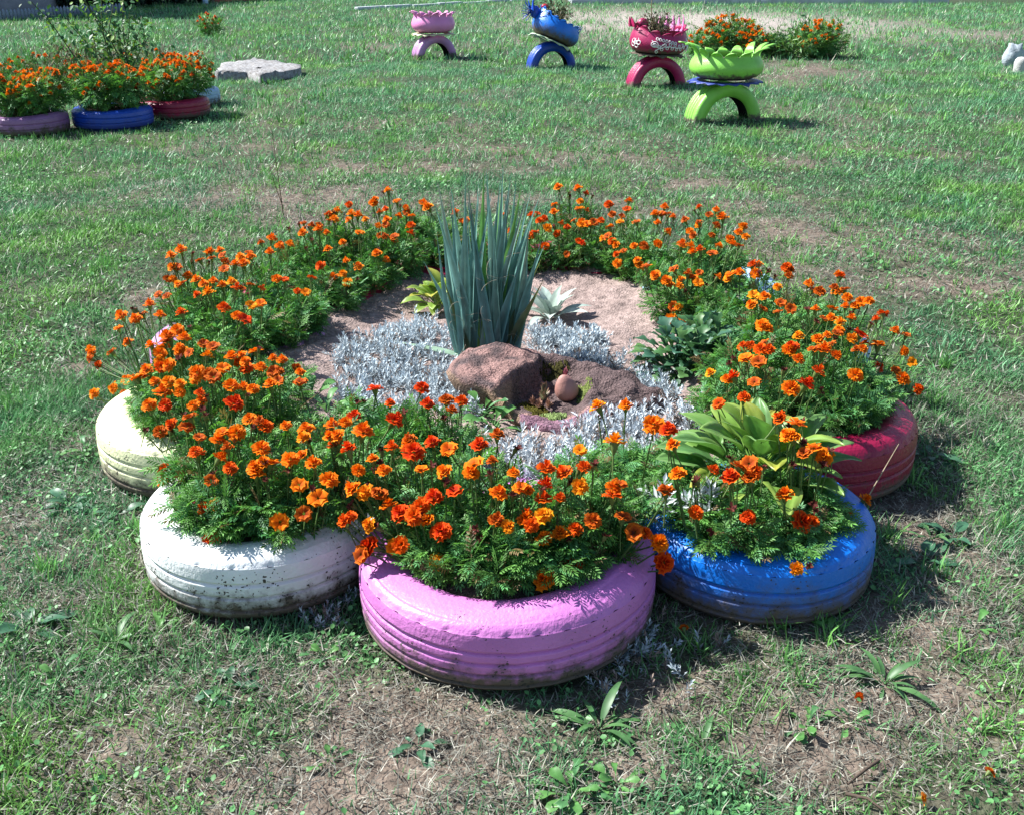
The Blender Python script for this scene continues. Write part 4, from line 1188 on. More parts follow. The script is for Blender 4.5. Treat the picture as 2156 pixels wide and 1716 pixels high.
for pi_, (root, zb, key, fl, spread) in enumerate(plants):
    _, grp = MG_LABEL[key]
    ti = TK.index(key); dv = root - TXY[ti]
    nxt = TXY[(ti + 1) % len(TK)] - TXY[ti]; prv = TXY[ti - 1] - TXY[ti]; inn = CTR - TXY[ti]
    cand = [(float(dv @ nrm(nxt)), 'near ' + NEXT[TK[(ti + 1) % len(TK)]]), (float(dv @ nrm(prv)), 'near ' + NEXT[TK[ti - 1]]),
            (float(dv @ nrm(inn)), 'boulder side'), (float(-(dv @ nrm(inn))), 'outer lawn side')]
    side = max(cand)[1]
    cs = [CNAME[c] for _, c in fl]
    look = 'flowerless' if not cs else ('many' if len(cs) > 7 else 'several' if len(cs) > 3 else 'few')
    live = [c for c in cs if c != 'withered'] or cs
    dom = max(set(live), key=live.count) if cs else ''
    lab = ('flowerless feathery marigold in %s, %s' % (NEXT[key], side)) if not cs else 'marigold with %s %s blooms in %s, %s' % (look, dom, NEXT[key], side)
    t = thing('marigold_plant', lab, 'marigold', (root[0], root[1], zb), 0, grp)
    hz = np.mean([p[2] for p, _ in fl]) - zb if fl else .17
    hgt = float(np.clip(hz * .95, .10, .25)) * random.uniform(.92, 1.05)
    rad = float(np.clip(.090 + spread * .32, .10, .145))
    front = key in ('pink', 'blue', 'white', 'yellow', 'crimson')
    if front: rad = min(rad, .14 if key != 'blue' else .12)
    if key == 'blue': hgt = min(hgt, .115)
    fm = FOL_DARK[pi_ % 3] if key in ('bl', 'br') and pi_ % 2 else FOL[pi_ % 6]
    obj('foliage', fm, t, (0, 0, -.01), (0, 0, random.random() * 6.28), (rad, rad, hgt))
    if fl:
        sb_ = Buf()
        for (p, code) in fl:
            e_ = p - np.array([root[0], root[1], zb]) - np.array([0, 0, .018])
            b_0 = np.array([e_[0] * .12, e_[1] * .12, 0.0]); m_0 = b_0 * .4 + e_ * .6 + np.array([e_[0] * .08, e_[1] * .08, -.25 * e_[2]])
            sb_.add(*tube([b_0, m_0, e_], [.0026, .0022, .0018], 3), c=(.12, .20, .06))
        obj('stems', sb_.mesh('stems', [M_LEAF]), t)
    for (p, code) in fl:
        rel = p - np.array([root[0], root[1], zb])
        out = nrm(np.array([rel[0], rel[1], 0]) + 1e-6) * min(1.0, np.linalg.norm(rel[:2]) / .15)
        ax = np.array([0, -.18, 1.0]) + out * .45 + rng.normal(size=3) * np.array([.28, .28, 0])
        if p[2] < .24: ax = ax + np.array([0, -.55, -.3])
        q = Vector(ax).to_track_quat('Z', 'Y')
        if code == 'b':
            me = random.choice(BUD); s_ = random.uniform(.010, .014); nm = 'withered_flower'
        else:
            s_ = {'R': .0245, 'O': .0245, 'Y': .0230, 'd': .0195, 'y': .0210, 'o': .0208, 'r': .0205}[code] * random.uniform(.72, 1.08)
            me = random.choice(FLW_S[code] if (code == 'd' and random.random() < .6) or random.random() < .12 else FLW[code]); nm = 'flower'
        o = obj(nm, me, t, rel, None, s_)
        o.rotation_mode = 'QUATERNION'; o.rotation_quaternion = q @ Matrix.Rotation(random.random() * 6.28, 3, 'Z').to_quaternion()

# ------------------------------------------------------------------ tyre planters on the lawn
def arch(t, pm, Ro, wd=.17):
    """half tyre standing on its cut ends"""
    hw = wd / 2; Ri = Ro * .64
    out = [(Ri, hw * .72), (Ri * 1.06, hw * .95), (Ro * .82, hw * 1.05), (Ro * .93, hw * .98), (Ro * .975, hw * .86)]
    for z in (.62, .25, -.12, -.45):
        out += [(Ro * .995, hw * (z + .10)), (Ro * .995 - .006, hw * (z + .07)), (Ro * .995 - .006, hw * z), (Ro * .995, hw * (z - .03))]
    out += [(Ro * .975, -hw * .86), (Ro * .93, -hw * .98), (Ro * .82, -hw * 1.05), (Ri * 1.06, -hw * .95), (Ri, -hw * .72)]
    inn = [(Ri + .002, -hw * .66), (Ri * 1.06, -hw * .84), (Ro * .82, -hw * .92), (Ro * .92, -hw * .82), (Ro * .94, 0), (Ro * .92, hw * .82), (Ro * .82, hw * .92), (Ri * 1.06, hw * .84), (Ri + .002, hw * .66), (Ri, hw * .72)]
    V, F, seg = lathe(out + inn, 48, math.pi)
    V = V[:, [0, 2, 1]] * np.array([1, 1, 1.0]); F = F[:, ::-1]
    V[:, 2] -= .015
    mi = (seg >= len(out)).astype(int)
    return obj('arch_base', mesh('arch_base', V, F, np.full((len(V), 3), .025), [pm, M_RUBBER], mi, True), t)


def collar(t, pm, z, r0, r1, teeth, tilt=(0, 0, 0), droop=.02):
    V = []; F = []
    n = teeth * 2
    for i in range(n):
        a = 2 * math.pi * i / n
        tip = i % 2 == 0
        V += [(r0 * math.cos(a), r0 * math.sin(a), 0), (r1 * .84 * math.cos(a), r1 * .84 * math.sin(a), random.uniform(-.004, .004)), ((r1 if tip else r1 * .86) * math.cos(a), (r1 if tip else r1 * .86) * math.sin(a), -droop * random.uniform(.2, 1.2) if tip else 0)]
    for i in range(n):
        a0 = 3 * i; a1 = 3 * ((i + 1) % n)
        F += [(a0, a0 + 1, a1 + 1), (a0, a1 + 1, a1), (a0 + 1, a0 + 2, a1 + 2), (a0 + 1, a1 + 2, a1 + 1)]
    o = obj('frilled_collar', mesh('frilled_collar', V, F, None, [pm]), t, (0, 0, z), tilt)
    md = o.modifiers.new('thickness', 'SOLIDIFY'); md.thickness = .010
    return o


BP = [(.0, .19), (.08, .235), (.30, .275), (.55, .285), (.80, .270), (1.0, .250)]       # relative height, radius
def bowl(t, pm, z, H=.17, s=1.0, petals=13, tip=.085, curl=.07, tilt=(0, 0, 0), rimf=None, name='bowl'):
    """tyre turned inside out: fat bowl whose rim is cut into curled petals"""
    na = petals * 8; V = []; F = []
    rows = 9; prow = 6
    bz = [p[0] for p in BP]; br = [p[1] for p in BP]
    for i in range(na):
        a = 2 * math.pi * i / na
        ph = (i % 8) / 8.0
        pk = 1 - abs(2 * ph - 1) ** 1.5                        # 0 in the notch, 1 at the petal tip
        rf = rimf(a) if rimf else (0.0, 1.0)
        rj = .78 + .44 * ((i // 8 * 7919 + petals * 31) % 17) / 16.0
        rf = (rf[0], rf[1] * rj)
        Ht = H + rf[0]
        for k_ in range(rows):
            f = k_ / (rows - 1)
            V.append((np.interp(f, bz, br) * s * math.cos(a), np.interp(f, bz, br) * s * math.sin(a), f * Ht))
        for k_ in range(1, prow + 1):
            f = k_ / prow * pk
            sk = .35 * f * f * rf[1] * 2 * math.pi / petals
            r = (.250 - .004 * math.sin(f * 3) + curl * f ** 2.2 * rf[1]) * s
            V.append((r * math.cos(a + sk), r * math.sin(a + sk), Ht + tip * rf[1] * (f - .30 * f ** 3)))
    kk = rows + prow
    for i in range(na):
        for j in range(kk - 1):
            a0 = i * kk + j; a1 = ((i + 1) % na) * kk + j
            F += [(a0, a1, a1 + 1), (a0, a1 + 1, a0 + 1)]
    o = obj(name, mesh(name, V, F, None, [pm], smooth=True), t, (0, 0, z), tilt)
    md = o.modifiers.new('thickness', 'SOLIDIFY'); md.thickness = .009; md.offset = -1
    # soil inside
    V = [(0, 0, H * .8)] + [(.235 * s * math.cos(a), .235 * s * math.sin(a), H * .78 + random.uniform(-.006, .006)) for a in np.arange(20) * math.pi / 10]
    obj('soil', mesh('soil', V, [(0, 1 + i, 1 + (i + 1) % 20) for i in range(20)], None, [M_TSOIL]), o)
    return o


def spikes(name, t, pm, items):
    """curved pointed strips cut from rubber: items (base, direction, length, width, bend)"""
    b = Buf()
    for (p, d, L, wd, bend) in items:
        p = np.array(p, float); d = nrm(np.array(d, float)); up = np.array([0, 0, 1.0])
        s_ = nrm(np.cross(d, up) + 1e-6) if abs(d[2]) < .97 else np.array([0, 1.0, 0])
        n_ = np.cross(s_, d); pts = []
        for i in range(5):
            f = i / 4
            pts.append((p + d * L * f + n_ * bend * f * f, wd * (1 - f ** 1.6) + .002))
        V = []; F = []
        for (q, w_) in pts:
            V += [q - s_ * w_, q + s_ * w_, q + n_ * .007]
        for i in range(4):
            a = 3 * i
            for (u, v) in ((0, 1), (1, 2), (2, 0)):
                F += [(a + u, a + v, a + 3 + v), (a + u, a + 3 + v, a + 3 + u)]
        b.add(V, F)
    V, F, C, M_ = b.get()
    return obj(name, mesh(name, V, F, None, [pm], smooth=False), t)


def blob(name, t, pm, c, r, sub=12):
    V = []; F = []
    for i in range(9):
        ph = math.pi * i / 8
        for j in range(sub):
            a = 2 * math.pi * j / sub
            V.append((c[0] + r[0] * math.sin(ph) * math.cos(a), c[1] + r[1] * math.sin(ph) * math.sin(a), c[2] + r[2] * math.cos(ph)))
    for i in range(8):
        for j in range(sub):
            a0 = i * sub + j; a1 = i * sub + (j + 1) % sub
            F += [(a0, a0 + sub, a1 + sub), (a0, a1 + sub, a1)]
    return obj(name, mesh(name, V, F, None, [pm], smooth=True), t)


def bush_mesh(seed, n, leaf=.12, wd=.35, cols=((.09, .15, .05),), twigs=14, tw=.012, tall=1.0, mat=M_WEED, inner=.25, tcol=(.13, .10, .06)):
    """loose bush of small leaves in a unit dome"""
    r_ = np.random.default_rng(seed)
    b = Buf(); pos = []
    per = max(1, n // twigs)
    for i in range(twigs):
        a = r_.random() * 6.28; rad = r_.random() ** .5 * .85
        top = np.array([rad * math.cos(a), rad * math.sin(a), tall * math.sqrt(max(.04, 1 - rad * rad)) * r_.uniform(.7, 1.05)])
        mid = top * .5 + r_.normal(size=3) * .08
        b.add(*tube([(0, 0, 0), mid, top], [tw * 1.6, tw, tw * .5], 3), c=tcol)
        t = inner + (1 - inner) * r_.random(per)
        pos.append(((1 - t) ** 2)[:, None] * 0 + (2 * t * (1 - t))[:, None] * mid + (t * t)[:, None] * top + r_.normal(size=(per, 3)) * .09)
    pos = np.concatenate(pos); N = len(pos)
    fw = nrm(pos * np.array([1, 1, .4]) + r_.normal(size=(N, 3)) * .6)
    Rm = frames(fw, np.array([0, 0, 1.0]) + r_.normal(size=(N, 3)) * .6)
    TV = np.array([(0, 0, 0), (wd * .5, .45, .06), (0, 1, -.05), (-wd * .5, .45, .06)]); TF = np.array([(0, 1, 2), (0, 2, 3)])
    cc = np.array(cols)[r_.integers(0, len(cols), N)] * (.55 + .9 * r_.random((N, 1)))
    V, F, C = batch(TV, TF, np.ones((4, 3)), Rm, pos, leaf * (.6 + .8 * r_.random(N)), cc)
    b.add(V, F, C)
    return b.mesh('foliage', [mat])


def base_xy(px, py, off=0.0):
    p = P(px, py); k_ = (p[1] + off) / p[1]
    return p[0] * k_, p[1] + off


# lime
x, y = base_xy(1520, 254)
t = thing('tyre_planter', 'lime green tyre planter with blue frill on a lime half-tyre arch', 'planter', (x, y, 0), R(22), 'tyre planters on arched legs')
arch(t, PAINT['lime'], .315, .19)
collar(t, PAINT['dblue'], .312, .17, .30, 17)
bowl(t, PAINT['lime'], .325, .17, 1.02, 14, .105, .10, rimf=lambda a: (0.0, .38 + .85 * abs(math.cos(a + R(22))) ** 2))
# light pink
x, y = base_xy(914, 121)
t = thing('tyre_planter', 'light pink tyre planter on mauve half-tyre legs', 'planter', (x, y, 0), R(34), 'tyre planters on arched legs')
arch(t, PAINT['mauve'], .285, .19)
collar(t, PAINT['cream'], .280, .17, .275, 15)
bowl(t, PAINT['rose'], .292, .18, .95, 14, .07, .05)
obj_b = thing('seedling', 'tiny withered seedling in the light pink planter', 'plant', (x, y, .44))
obj('foliage', bush_mesh(5, 60, .25, .3, ((.07, .09, .05), (.12, .09, .05)), 6), obj_b, (0, 0, 0), None, (.09, .09, .12))
# blue bird
x, y = base_xy(1160, 141)
t = thing('bird_planter', 'blue bird-shaped tyre planter with crest and red beak on blue arch', 'planter', (x, y, 0), R(20), 'tyre planters on arched legs')
arch(t, PAINT['dblue'], .285, .17)
tl = (0, R(24), 0)
collar(t, PAINT['mint'], .275, .17, .275, 12, tl, .03)
bowl(t, PAINT['blue'], .285, .19, 1.0, 16, .03, .02, tl, rimf=lambda a: (.02 + .06 * max(0, -math.cos(a)) ** 4, .8))
items = []
for i in range(13):
    a = R(75 + i * 14)
    items.append(((-.235, random.uniform(-.04, .04), .60), (math.cos(a), random.uniform(-.25, .25), math.sin(a)), .13, .020, .02))
hd = blob('head', t, PAINT['dblue'], (-.20, 0, .59), (.06, .05, .07))
spikes('crest', hd, PAINT['dblue'], items)
blob('beak', hd, PAINT['red'], (-.085, 0, .645), (.04, .03, .03))
spikes('tail', t, PAINT['dblue'], [((.22, -.13 + .045 * i, .30), (.8, .1 * (i - 3), .75), .16, .013, .03) for i in range(7)])
pb = thing('potted_plant', 'dry bushy plant filling the blue bird planter', 'plant', (x + .02, y, .42), 0, 'dry bushes in the bird planters')
obj('foliage', bush_mesh(6, 900, .16, .35, ((.10, .13, .06), (.16, .14, .08), (.22, .19, .12), (.05, .09, .05)), 22, mat=M_DRY), pb, (0, 0, 0), None, (.27, .24, .31))
# crimson patterned bird
x, y = base_xy(1380, 181)
t = thing('bird_planter', 'crimson bird-shaped tyre planter painted with white loops, crimson arch', 'planter', (x, y, 0), R(18), 'tyre planters on arched legs')
arch(t, PAINT['magenta'], .30, .18)
tl = (0, R(3), 0)
collar(t, PAINT['pale'], .305, .17, .275, 14, tl)
cb = bowl(t, PAINT['magenta'], .300, .195, 1.0, 13, .05, .03, tl, rimf=lambda a: (-.02 + .07 * abs(math.cos(a)) ** 3, .9))
hd = blob('head', t, PAINT['magenta'], (-.16, .02, .58), (.06, .05, .055))
spikes('crest', hd, PAINT['magenta'], [((-.27, .03 * (i - 2), .555), (-.7 + .15 * i, .2 * (i - 2), .8), .09, .022, .02) for i in range(5)])
items = [((.25 * math.cos(R(2 + 15 * i)), .25 * math.sin(R(2 + 15 * i)), .50), (.45 * math.cos(R(2 + 15 * i)), .45 * math.sin(R(2 + 15 * i)), 1.0), .15 - .005 * i, .034, .05) for i in range(6)]
spikes('tail', t, PAINT['rose'], items)
M_WHITEP = vc_mat('white_ornament_paint', .5, 0, .3, 60, .1)
bz = [p[0] for p in BP]; br = [p[1] for p in BP]
def bpt(deg, h, H=.185, o=.006):
    r = float(np.interp(h, bz, br)) + o
    return np.array([r * math.cos(R(deg)), r * math.sin(R(deg)), h * H])
def ornament(curves):
    b = Buf()
    for c in curves: b.add(*tube([bpt(d, h) for d, h in c], .0048, 4), c=(.82, .80, .80))
    return b.mesh('painted_ornament', [M_WHITEP])
cv = []
def loop(d0, h0, rd, rh, n=9, ph=0): cv.append([(d0 + rd * math.cos(2 * math.pi * i / n + ph), h0 + rh * math.sin(2 * math.pi * i / n + ph)) for i in range(n + 1)])
for i in range(16):                                            # chain of loops along an S-line
    f = i / 15
    d0 = -118 + 78 * f; h0 = .28 + .38 * f + .10 * math.sin(f * 7)
    loop(d0, h0 + (.09 if i % 2 else -.09), 2.6, .065)
cv.append([(-120 + 84 * f, .26 + .40 * f + .10 * math.sin(f * 7)) for f in np.linspace(0, 1, 20)])
loop(-122, .55, 7, .14); loop(-122, .52, 3.5, .07); cv.append([(-128 + 22 * f, .75 - .35 * math.sin(f * 2.6)) for f in np.linspace(0, 1, 10)])
for i in range(7): loop(-118 + 7 * i * .9, .82 - .03 * i, 2.2, .07)
for i in range(5): loop(-165 + 9 * math.cos(i * 1.257), .58 + .16 * math.sin(i * 1.257), 4.5, .10)
loop(-165, .58, 2.5, .06)
for i in range(4): cv.append([(-42 + 10 * i, .30), (-36 + 10 * i, .55), (-34 + 8 * i, .85), (-40 + 8 * i, .6), (-42 + 10 * i, .30)])
obj('painted_ornament', ornament(cv), cb)
pb = thing('potted_plant', 'dry bushy plant with one tall withered flower stalk in crimson bird planter', 'plant', (x, y, .44), 0, 'dry bushes in the bird planters')
obj('foliage', bush_mesh(8, 800, .17, .35, ((.10, .13, .06), (.18, .15, .09), (.25, .21, .14), (.06, .09, .05)), 22, mat=M_DRY), pb, (0, 0, 0), None, (.22, .20, .26))
sb = Buf(); sb.add(*tube([(-.06, 0, 0), (-.08, 0, .3), (-.07, 0, .56)], [.006, .005, .004], 4), c=(.30, .24, .14))
obj('stalk', sb.mesh('stalk', [M_DRY]), pb)
obj('seed_head', bush_mesh(9, 90, .5, .5, ((.45, .32, .2), (.35, .25, .15)), 5, mat=M_DRY), pb, (-.07, 0, .54), None, (.055, .055, .06))


# ------------------------------------------------------------------ the second tyre bed
LBL = {'purple': ('mauve-pink tyre with block tread under marigolds in the far bed', 'purple'), 'far_blue': ('far bed tyre painted blue, between mauve and crimson tyres', 'dblue'),
       'far_crimson': ('far bed tyre painted dark crimson, next to pale blue tyre', 'crimson'), 'pale': ('pale blue tyre by the concrete slab, mostly behind marigolds', 'pale')}
for i, (nm, cx, cy, r) in enumerate(LB):
    lab, pk = LBL[nm]
    flat_tyre('planter_tyre', nm, cx, cy, r, .14, PAINT[pk], lab, rz=i, grooves=(.35, .62), nseg=90, notch=3, group='painted tyres of the far bed')
MG2 = {'purple': 'mauve', 'far_blue': 'far blue', 'far_crimson': 'far crimson', 'pale': 'pale blue'}


def far_marigold(label, x, y, z, rad, hgt, nfl, codes, group=None, fs=(.019, .026), dark=False):
    t = thing('marigold_plant', label, 'marigold', (x, y, z), 0, group)
    obj('foliage', random.choice(FOL_DARK if dark else FOL_FAR), t, (0, 0, -.01), (0, 0, random.random() * 6), (rad, rad, hgt))
    for i in range(nfl):
        a = random.random() * 6.28; u = math.sqrt(random.random()) * .95
        zz = hgt * math.sqrt(max(.05, 1 - u * u * .85)) + random.uniform(.0, .035)
        if math.sin(a) < 0 and random.random() < .35: zz *= random.uniform(.45, .9)
        c = random.choice(codes)
        me = random.choice(FLW[c])
        o = obj('flower', me, t, (rad * u * math.cos(a), rad * u * math.sin(a), zz), (random.uniform(-.2, .6), random.uniform(-.35, .35), random.random() * 6), random.uniform(*fs))
    return t


for (nm, cx, cy, r) in LB:
    n = {'purple': 5, 'far_blue': 6, 'far_crimson': 5, 'pale': 2}[nm]
    for i in range(n):
        a = i * 6.283 / n + .4; rr = .16 if n > 2 else .08
        far_marigold('tall marigold bush topped with rust-orange blooms in the %s bed tyre' % MG2[nm], cx + rr * math.cos(a), cy + rr * math.sin(a) + .02, .14, random.uniform(.14, .17), random.uniform(.24, .32), 26, 'odyodoo' if nm != 'purple' else 'oyoory', 'marigolds of the %s tyre in the far bed' % MG2[nm])
for i, (px, py) in enumerate(((40, 215), (120, 205), (60, 190), (190, 205), (280, 200), (330, 190), (20, 235))):
    p = P(px, py)
    far_marigold('fading marigold with few blooms among dry stalks behind the far bed tyres', p[0], p[1], 0, .2, .36, 9, 'oddyd', 'fading marigolds in the far bed', dark=True)
BR_M = [bush_mesh(60 + i, 420, .13, .28, ((.20, .15, .09), (.13, .11, .06), (.10, .13, .05), (.26, .2, .12)), 26, .010, mat=M_DRY, tcol=(.22, .17, .10)) for i in range(3)]
for i, (px, py, s_, h_) in enumerate(((110, 210, .26, .42), (190, 195, .30, .50), (260, 190, .30, .52), (330, 185, .28, .48), (150, 180, .28, .44), (220, 225, .22, .40))):
    p = P(px, py)
    o = thing('dry_bush', 'brown dried-up flower bush at the feet of the rose bush', 'dry bush', p, 0, 'dried bushes of the far bed')
    obj('foliage', BR_M[i % 3], o, (0, 0, 0), (0, 0, i), (s_, s_, h_))
# rose bush: long bare canes with leaves towards the top
rp = P(245, 205)
rt = thing('rose_bush', 'tall straggly rose bush with thin canes rising above the far bed', 'rose bush', rp)
cans = []
for (px, py, dy) in ((60, 5, -.2), (155, -25, .1), (175, -10, -.1), (215, -30, .2), (235, -15, -.15), (275, 25, .1), (300, 55, 0), (320, 80, -.1), (185, 60, -.2), (265, -20, .2), (145, 40, .1)):
    lo, hi = 0, 2.5
    yt = rp[1] + dy
    for _ in range(40):
        m_ = (lo + hi) / 2
        if P(px, py, m_)[1] > yt: lo = m_
        else: hi = m_
    tp = P(px, py, lo) - rp
    b0 = np.array([random.uniform(-.15, .2), random.uniform(-.1, .1), 0])
    pts = [b0 + (tp - b0) * f + np.array([.03 * math.sin(f * 5 + px), 0, .10 * f * (1 - f)]) for f in np.linspace(0, 1, 8)]
    sb = Buf(); sb.add(*tube(pts, np.linspace(.007, .0035, 8), 4), c=(.08, .11, .05))
    obj('cane', sb.mesh('cane', [M_TWIG]), rt)
    cans.append(np.array(pts))
pos = []
for c in cans:
    for f in rng.random(90) ** .75:
        k_ = f * 6.99; i = int(k_); pos.append(c[i] + (c[i + 1] - c[i]) * (k_ - i) + rng.normal(size=3) * .075)
pos = np.array(pos); N = len(pos)
TV = np.array([(0, 0, 0), (.3, .4, .05), (.22, .75, .03), (0, 1, -.05), (-.22, .75, .03), (-.3, .4, .05)]); TF = np.array([(0, 1, 2), (0, 2, 3), (0, 3, 4), (0, 4, 5)])
cc = np.where(rng.random((N, 1)) < .25, np.array([.20, .34, .06]), np.array([.055, .15, .06])) * (.6 + .8 * rng.random((N, 1)))
V, F, C = batch(TV, TF, np.ones((6, 3)), frames(rng.normal(size=(N, 3)) + np.array([0, 0, -.2]), np.array([0, 0, 1.]) + rng.normal(size=(N, 3)) * .4), pos, .035 + .03 * rng.random(N), cc)
o = obj('foliage', mesh('foliage', V, F, C, [M_LEAF]), rt); o['kind'] = 'stuff'

# concrete slab
cor = [P(452, 150, .09), P(470, 132, .09), P(535, 123, .09), P(632, 136, .09), P(634, 143, .09), P(572, 152, .09), P(548, 158, .09), P(520, 150, .09)]
cen = np.mean(cor, axis=0)
V = []; F = []; nr_ = 8; na_ = 64
cl = np.array(cor + [cor[0]]); tt = np.linspace(0, len(cor), na_, endpoint=False)
for i in range(nr_ + 1):
    f = i / nr_
    for t_ in tt:
        k_ = int(t_); q_ = cl[k_] + (cl[k_ + 1] - cl[k_]) * (t_ - k_)
        p = cen + (q_ - cen) * f
        V.append((p[0], p[1], .085 + (fbm(p[0], p[1], .08, 3) - .5) * .06))
for j in range(na_):
    p = V[nr_ * na_ + j]; V.append((p[0] * 1.0, p[1], -.02))
V = np.array(V)
for i in range(nr_ + 1):
    for j in range(na_):
        a0 = i * na_ + j; a1 = i * na_ + (j + 1) % na_
        F += [(a0, a0 + na_, a1 + na_), (a0, a1 + na_, a1)]
so = obj('concrete_slab', mesh('concrete_slab', V - np.array([cen[0], cen[1], 0]), F, None, [stone_mat('rough_concrete', (.16, .14, .13), (.40, .40, .41), 30, 1.0)]), None, (cen[0], cen[1], 0))
tag(so, 'broken rough grey concrete slab lying flat beside the far bed', 'slab')

# lone marigold and the flower clump behind the crimson and lime planters
p = P(443, 76); far_marigold('lone small marigold bush standing alone on open grass', p[0], p[1], 0, .20, .30, 22, 'rodr', fs=(.022, .028))
for i, (px, py, n_, cd, rd, hh) in enumerate(((1480, 122, 22, 'yyoO', .25, .30), (1520, 118, 34, 'oyoo', .30, .46), (1560, 118, 30, 'oyOy', .28, .40), (1590, 122, 16, 'yOo', .22, .30))):
    p = P(px, py); far_marigold('marigold bush thick with amber blooms behind the lime planter', p[0], p[1], 0, rd, hh, n_ + 14, cd, 'amber marigolds behind the lime planter', fs=(.024, .032))
for (px, py, n_) in ((1715, 122, 40), (1740, 120, 22)):
    p = P(px, py); far_marigold('orange marigold bush at the end of the green clump', p[0], p[1], 0, .25, .40, n_, 'oyo', 'marigolds beside the green clump', fs=(.024, .032))
GM = [bush_mesh(80 + i, 700, .22, .22, ((.10, .24, .06), (.14, .28, .05), (.06, .18, .06)), 30, mat=M_WEED) for i in range(2)]
for (px, py, s_, h_) in ((1625, 122, .30, .34), (1660, 124, .34, .32), (1690, 118, .26, .46)):
    p = P(px, py); o = thing('green_bush', 'leafy green bush between two orange marigold clumps', 'bush', p, 0, 'green bushes behind the lime planter')
    obj('foliage', GM[px % 2], o, (0, 0, 0), (0, 0, px), (s_, s_, h_))

# stones at the lawn's edge
def boulder(name, label, loc, r, seed, mat, cat='stone'):
    V = []; F = []; n1, n2 = 16, 10
    for i in range(n2 + 1):
        ph = math.pi * i / n2
        for j in range(n1):
            a = 2 * math.pi * j / n1
            d = Vector((math.sin(ph) * math.cos(a), math.sin(ph) * math.sin(a), math.cos(ph)))
            k_ = 1 + .35 * mnoise.fractal(d * 1.5 + Vector((seed, 0, 0)), 1, 2, 4)
            V.append((d.x * r[0] * k_, d.y * r[1] * k_, d.z * r[2] * k_))
    for i in range(n2):
        for j in range(n1):
            a0 = i * n1 + j; a1 = i * n1 + (j + 1) % n1
            F += [(a0, a0 + n1, a1 + n1), (a0, a1 + n1, a1)]
    return tag(obj(name, mesh(name, V, F, None, [mat]), None, loc), label, cat)
M_GREY = stone_mat('grey_stone', (.22, .26, .30), (.46, .52, .56), 9, .8)
p = P(2130, 140); boulder('grey_stone', 'rough bluish-grey stone beside the rounded post stub', (p[0], p[1], .10), (.11, .10, .16), 2, M_GREY)
p = P(2146, 152)
V, F, sg = lathe([(.065, -.05), (.068, .04), (.07, .09), (.062, .125), (.04, .15), (.0, .158)], 18)
tag(obj('post_stub', mesh('post_stub', V, F, None, [stone_mat('pale_concrete', (.42, .42, .40), (.56, .55, .52), 12, .5)], smooth=True), None, (p[0], p[1], 0)), 'rounded pale concrete post stub beside a rough grey stone', 'post')

# ------------------------------------------------------------------ far edge: kerb, concrete platform, fence, building, hedge
M_CONC = stone_mat('pale_kerb', (.36, .39, .42), (.52, .56, .60), 3, .4)
def box(name, x0, x1, y0, y1, z0, z1, m, parent=None, rz=0, loc=None, bev=.01):
    V = [(x, y, z) for x in (x0, x1) for y in (y0, y1) for z in (z0, z1)]
    F = [(0, 1, 3), (0, 3, 2), (4, 6, 7), (4, 7, 5), (0, 4, 5), (0, 5, 1), (2, 3, 7), (2, 7, 6), (0, 2, 6), (0, 6, 4), (1, 5, 7), (1, 7, 3)]
    o = obj(name, mesh(name, V, F, np.ones((8, 3)), [m]), parent, loc, (0, 0, rz))
    md = o.modifiers.new('edge', 'BEVEL'); md.width = bev; md.segments = 1
    return o
k0 = P(748, 22); k1 = P(1205, -4)
kt = thing('kerb', 'pale stone edging line crossing the grass beyond the planters', 'kerb', (k0[0], k0[1], 0), math.atan2(k1[1] - k0[1], k1[0] - k0[0]))
Lk = math.hypot(*(k1 - k0)[:2]); nk = 9
for i in range(nk):
    box('kerb_stone', i * Lk / nk + .02, (i + 1) * Lk / nk - .02, -.06, .06, -.05, .045 + random.uniform(-.015, .015), M_CONC, kt)
p0 = P(1205, 10); p1 = P(1850, 6)
pl = thing('concrete_platform', 'long low pale concrete platform beyond the gravel', 'platform', (p0[0], p0[1] + .3, 0), 0)
for i in range(4):
    box('slab', i * 2.2, i * 2.2 + 2.19, 0, 5, -.05, .16, M_CONC, pl)
M_FENCE = stone_mat('blue_grey_fence_paint', (.16, .20, .28), (.24, .30, .38), 20, .3)
f0 = P(-60, 48); f1 = P(262, 27)
ft = thing('picket_fence', 'low blue-grey picket edging fence before the building', 'fence', (f0[0], f0[1], 0), math.atan2(f1[1] - f0[1], f1[0] - f0[0]))
Lf = math.hypot(*(f1 - f0)[:2]); nf = 44
pk = None
for i in range(nf):
    if pk is None:
        V = [(-.028, -.008, -.03), (.028, -.008, -.03), (.028, -.008, .15), (0, -.008, .19), (-.028, -.008, .15)]
        V = V + [(x, .008, z) for x, _, z in V]
        F = [(0, 1, 2), (0, 2, 4), (4, 2, 3), (5, 7, 6), (5, 9, 7), (9, 8, 7)] + [f for i_ in range(5) for f in ((i_, 5 + i_, 5 + (i_ + 1) % 5), (i_, 5 + (i_ + 1) % 5, (i_ + 1) % 5))]
        pk = mesh('picket', V, F, None, [M_FENCE])
    obj('picket', pk, ft, ((i + .5) * Lf / nf, -.014, random.uniform(-.01, .01)), (0, random.uniform(-.03, .03), 0))
box('rail', 0, Lf, -.003, .013, .05, .075, M_FENCE, ft, bev=.003)
M_WALL = stone_mat('beige_render', (.40, .34, .28), (.48, .42, .35), 2, .3)
M_PLINTH = stone_mat('grey_plinth', (.16, .17, .20), (.24, .25, .28), 4, .4)
M_ROOF = stone_mat('brown_roof', (.16, .07, .05), (.24, .11, .08), 8, .6)
b0 = P(46, 40)
bt = thing('building', 'beige rendered house wall standing behind the picket fence', 'building', (b0[0] - .1, b0[1] + 1.3, 0), R(8))
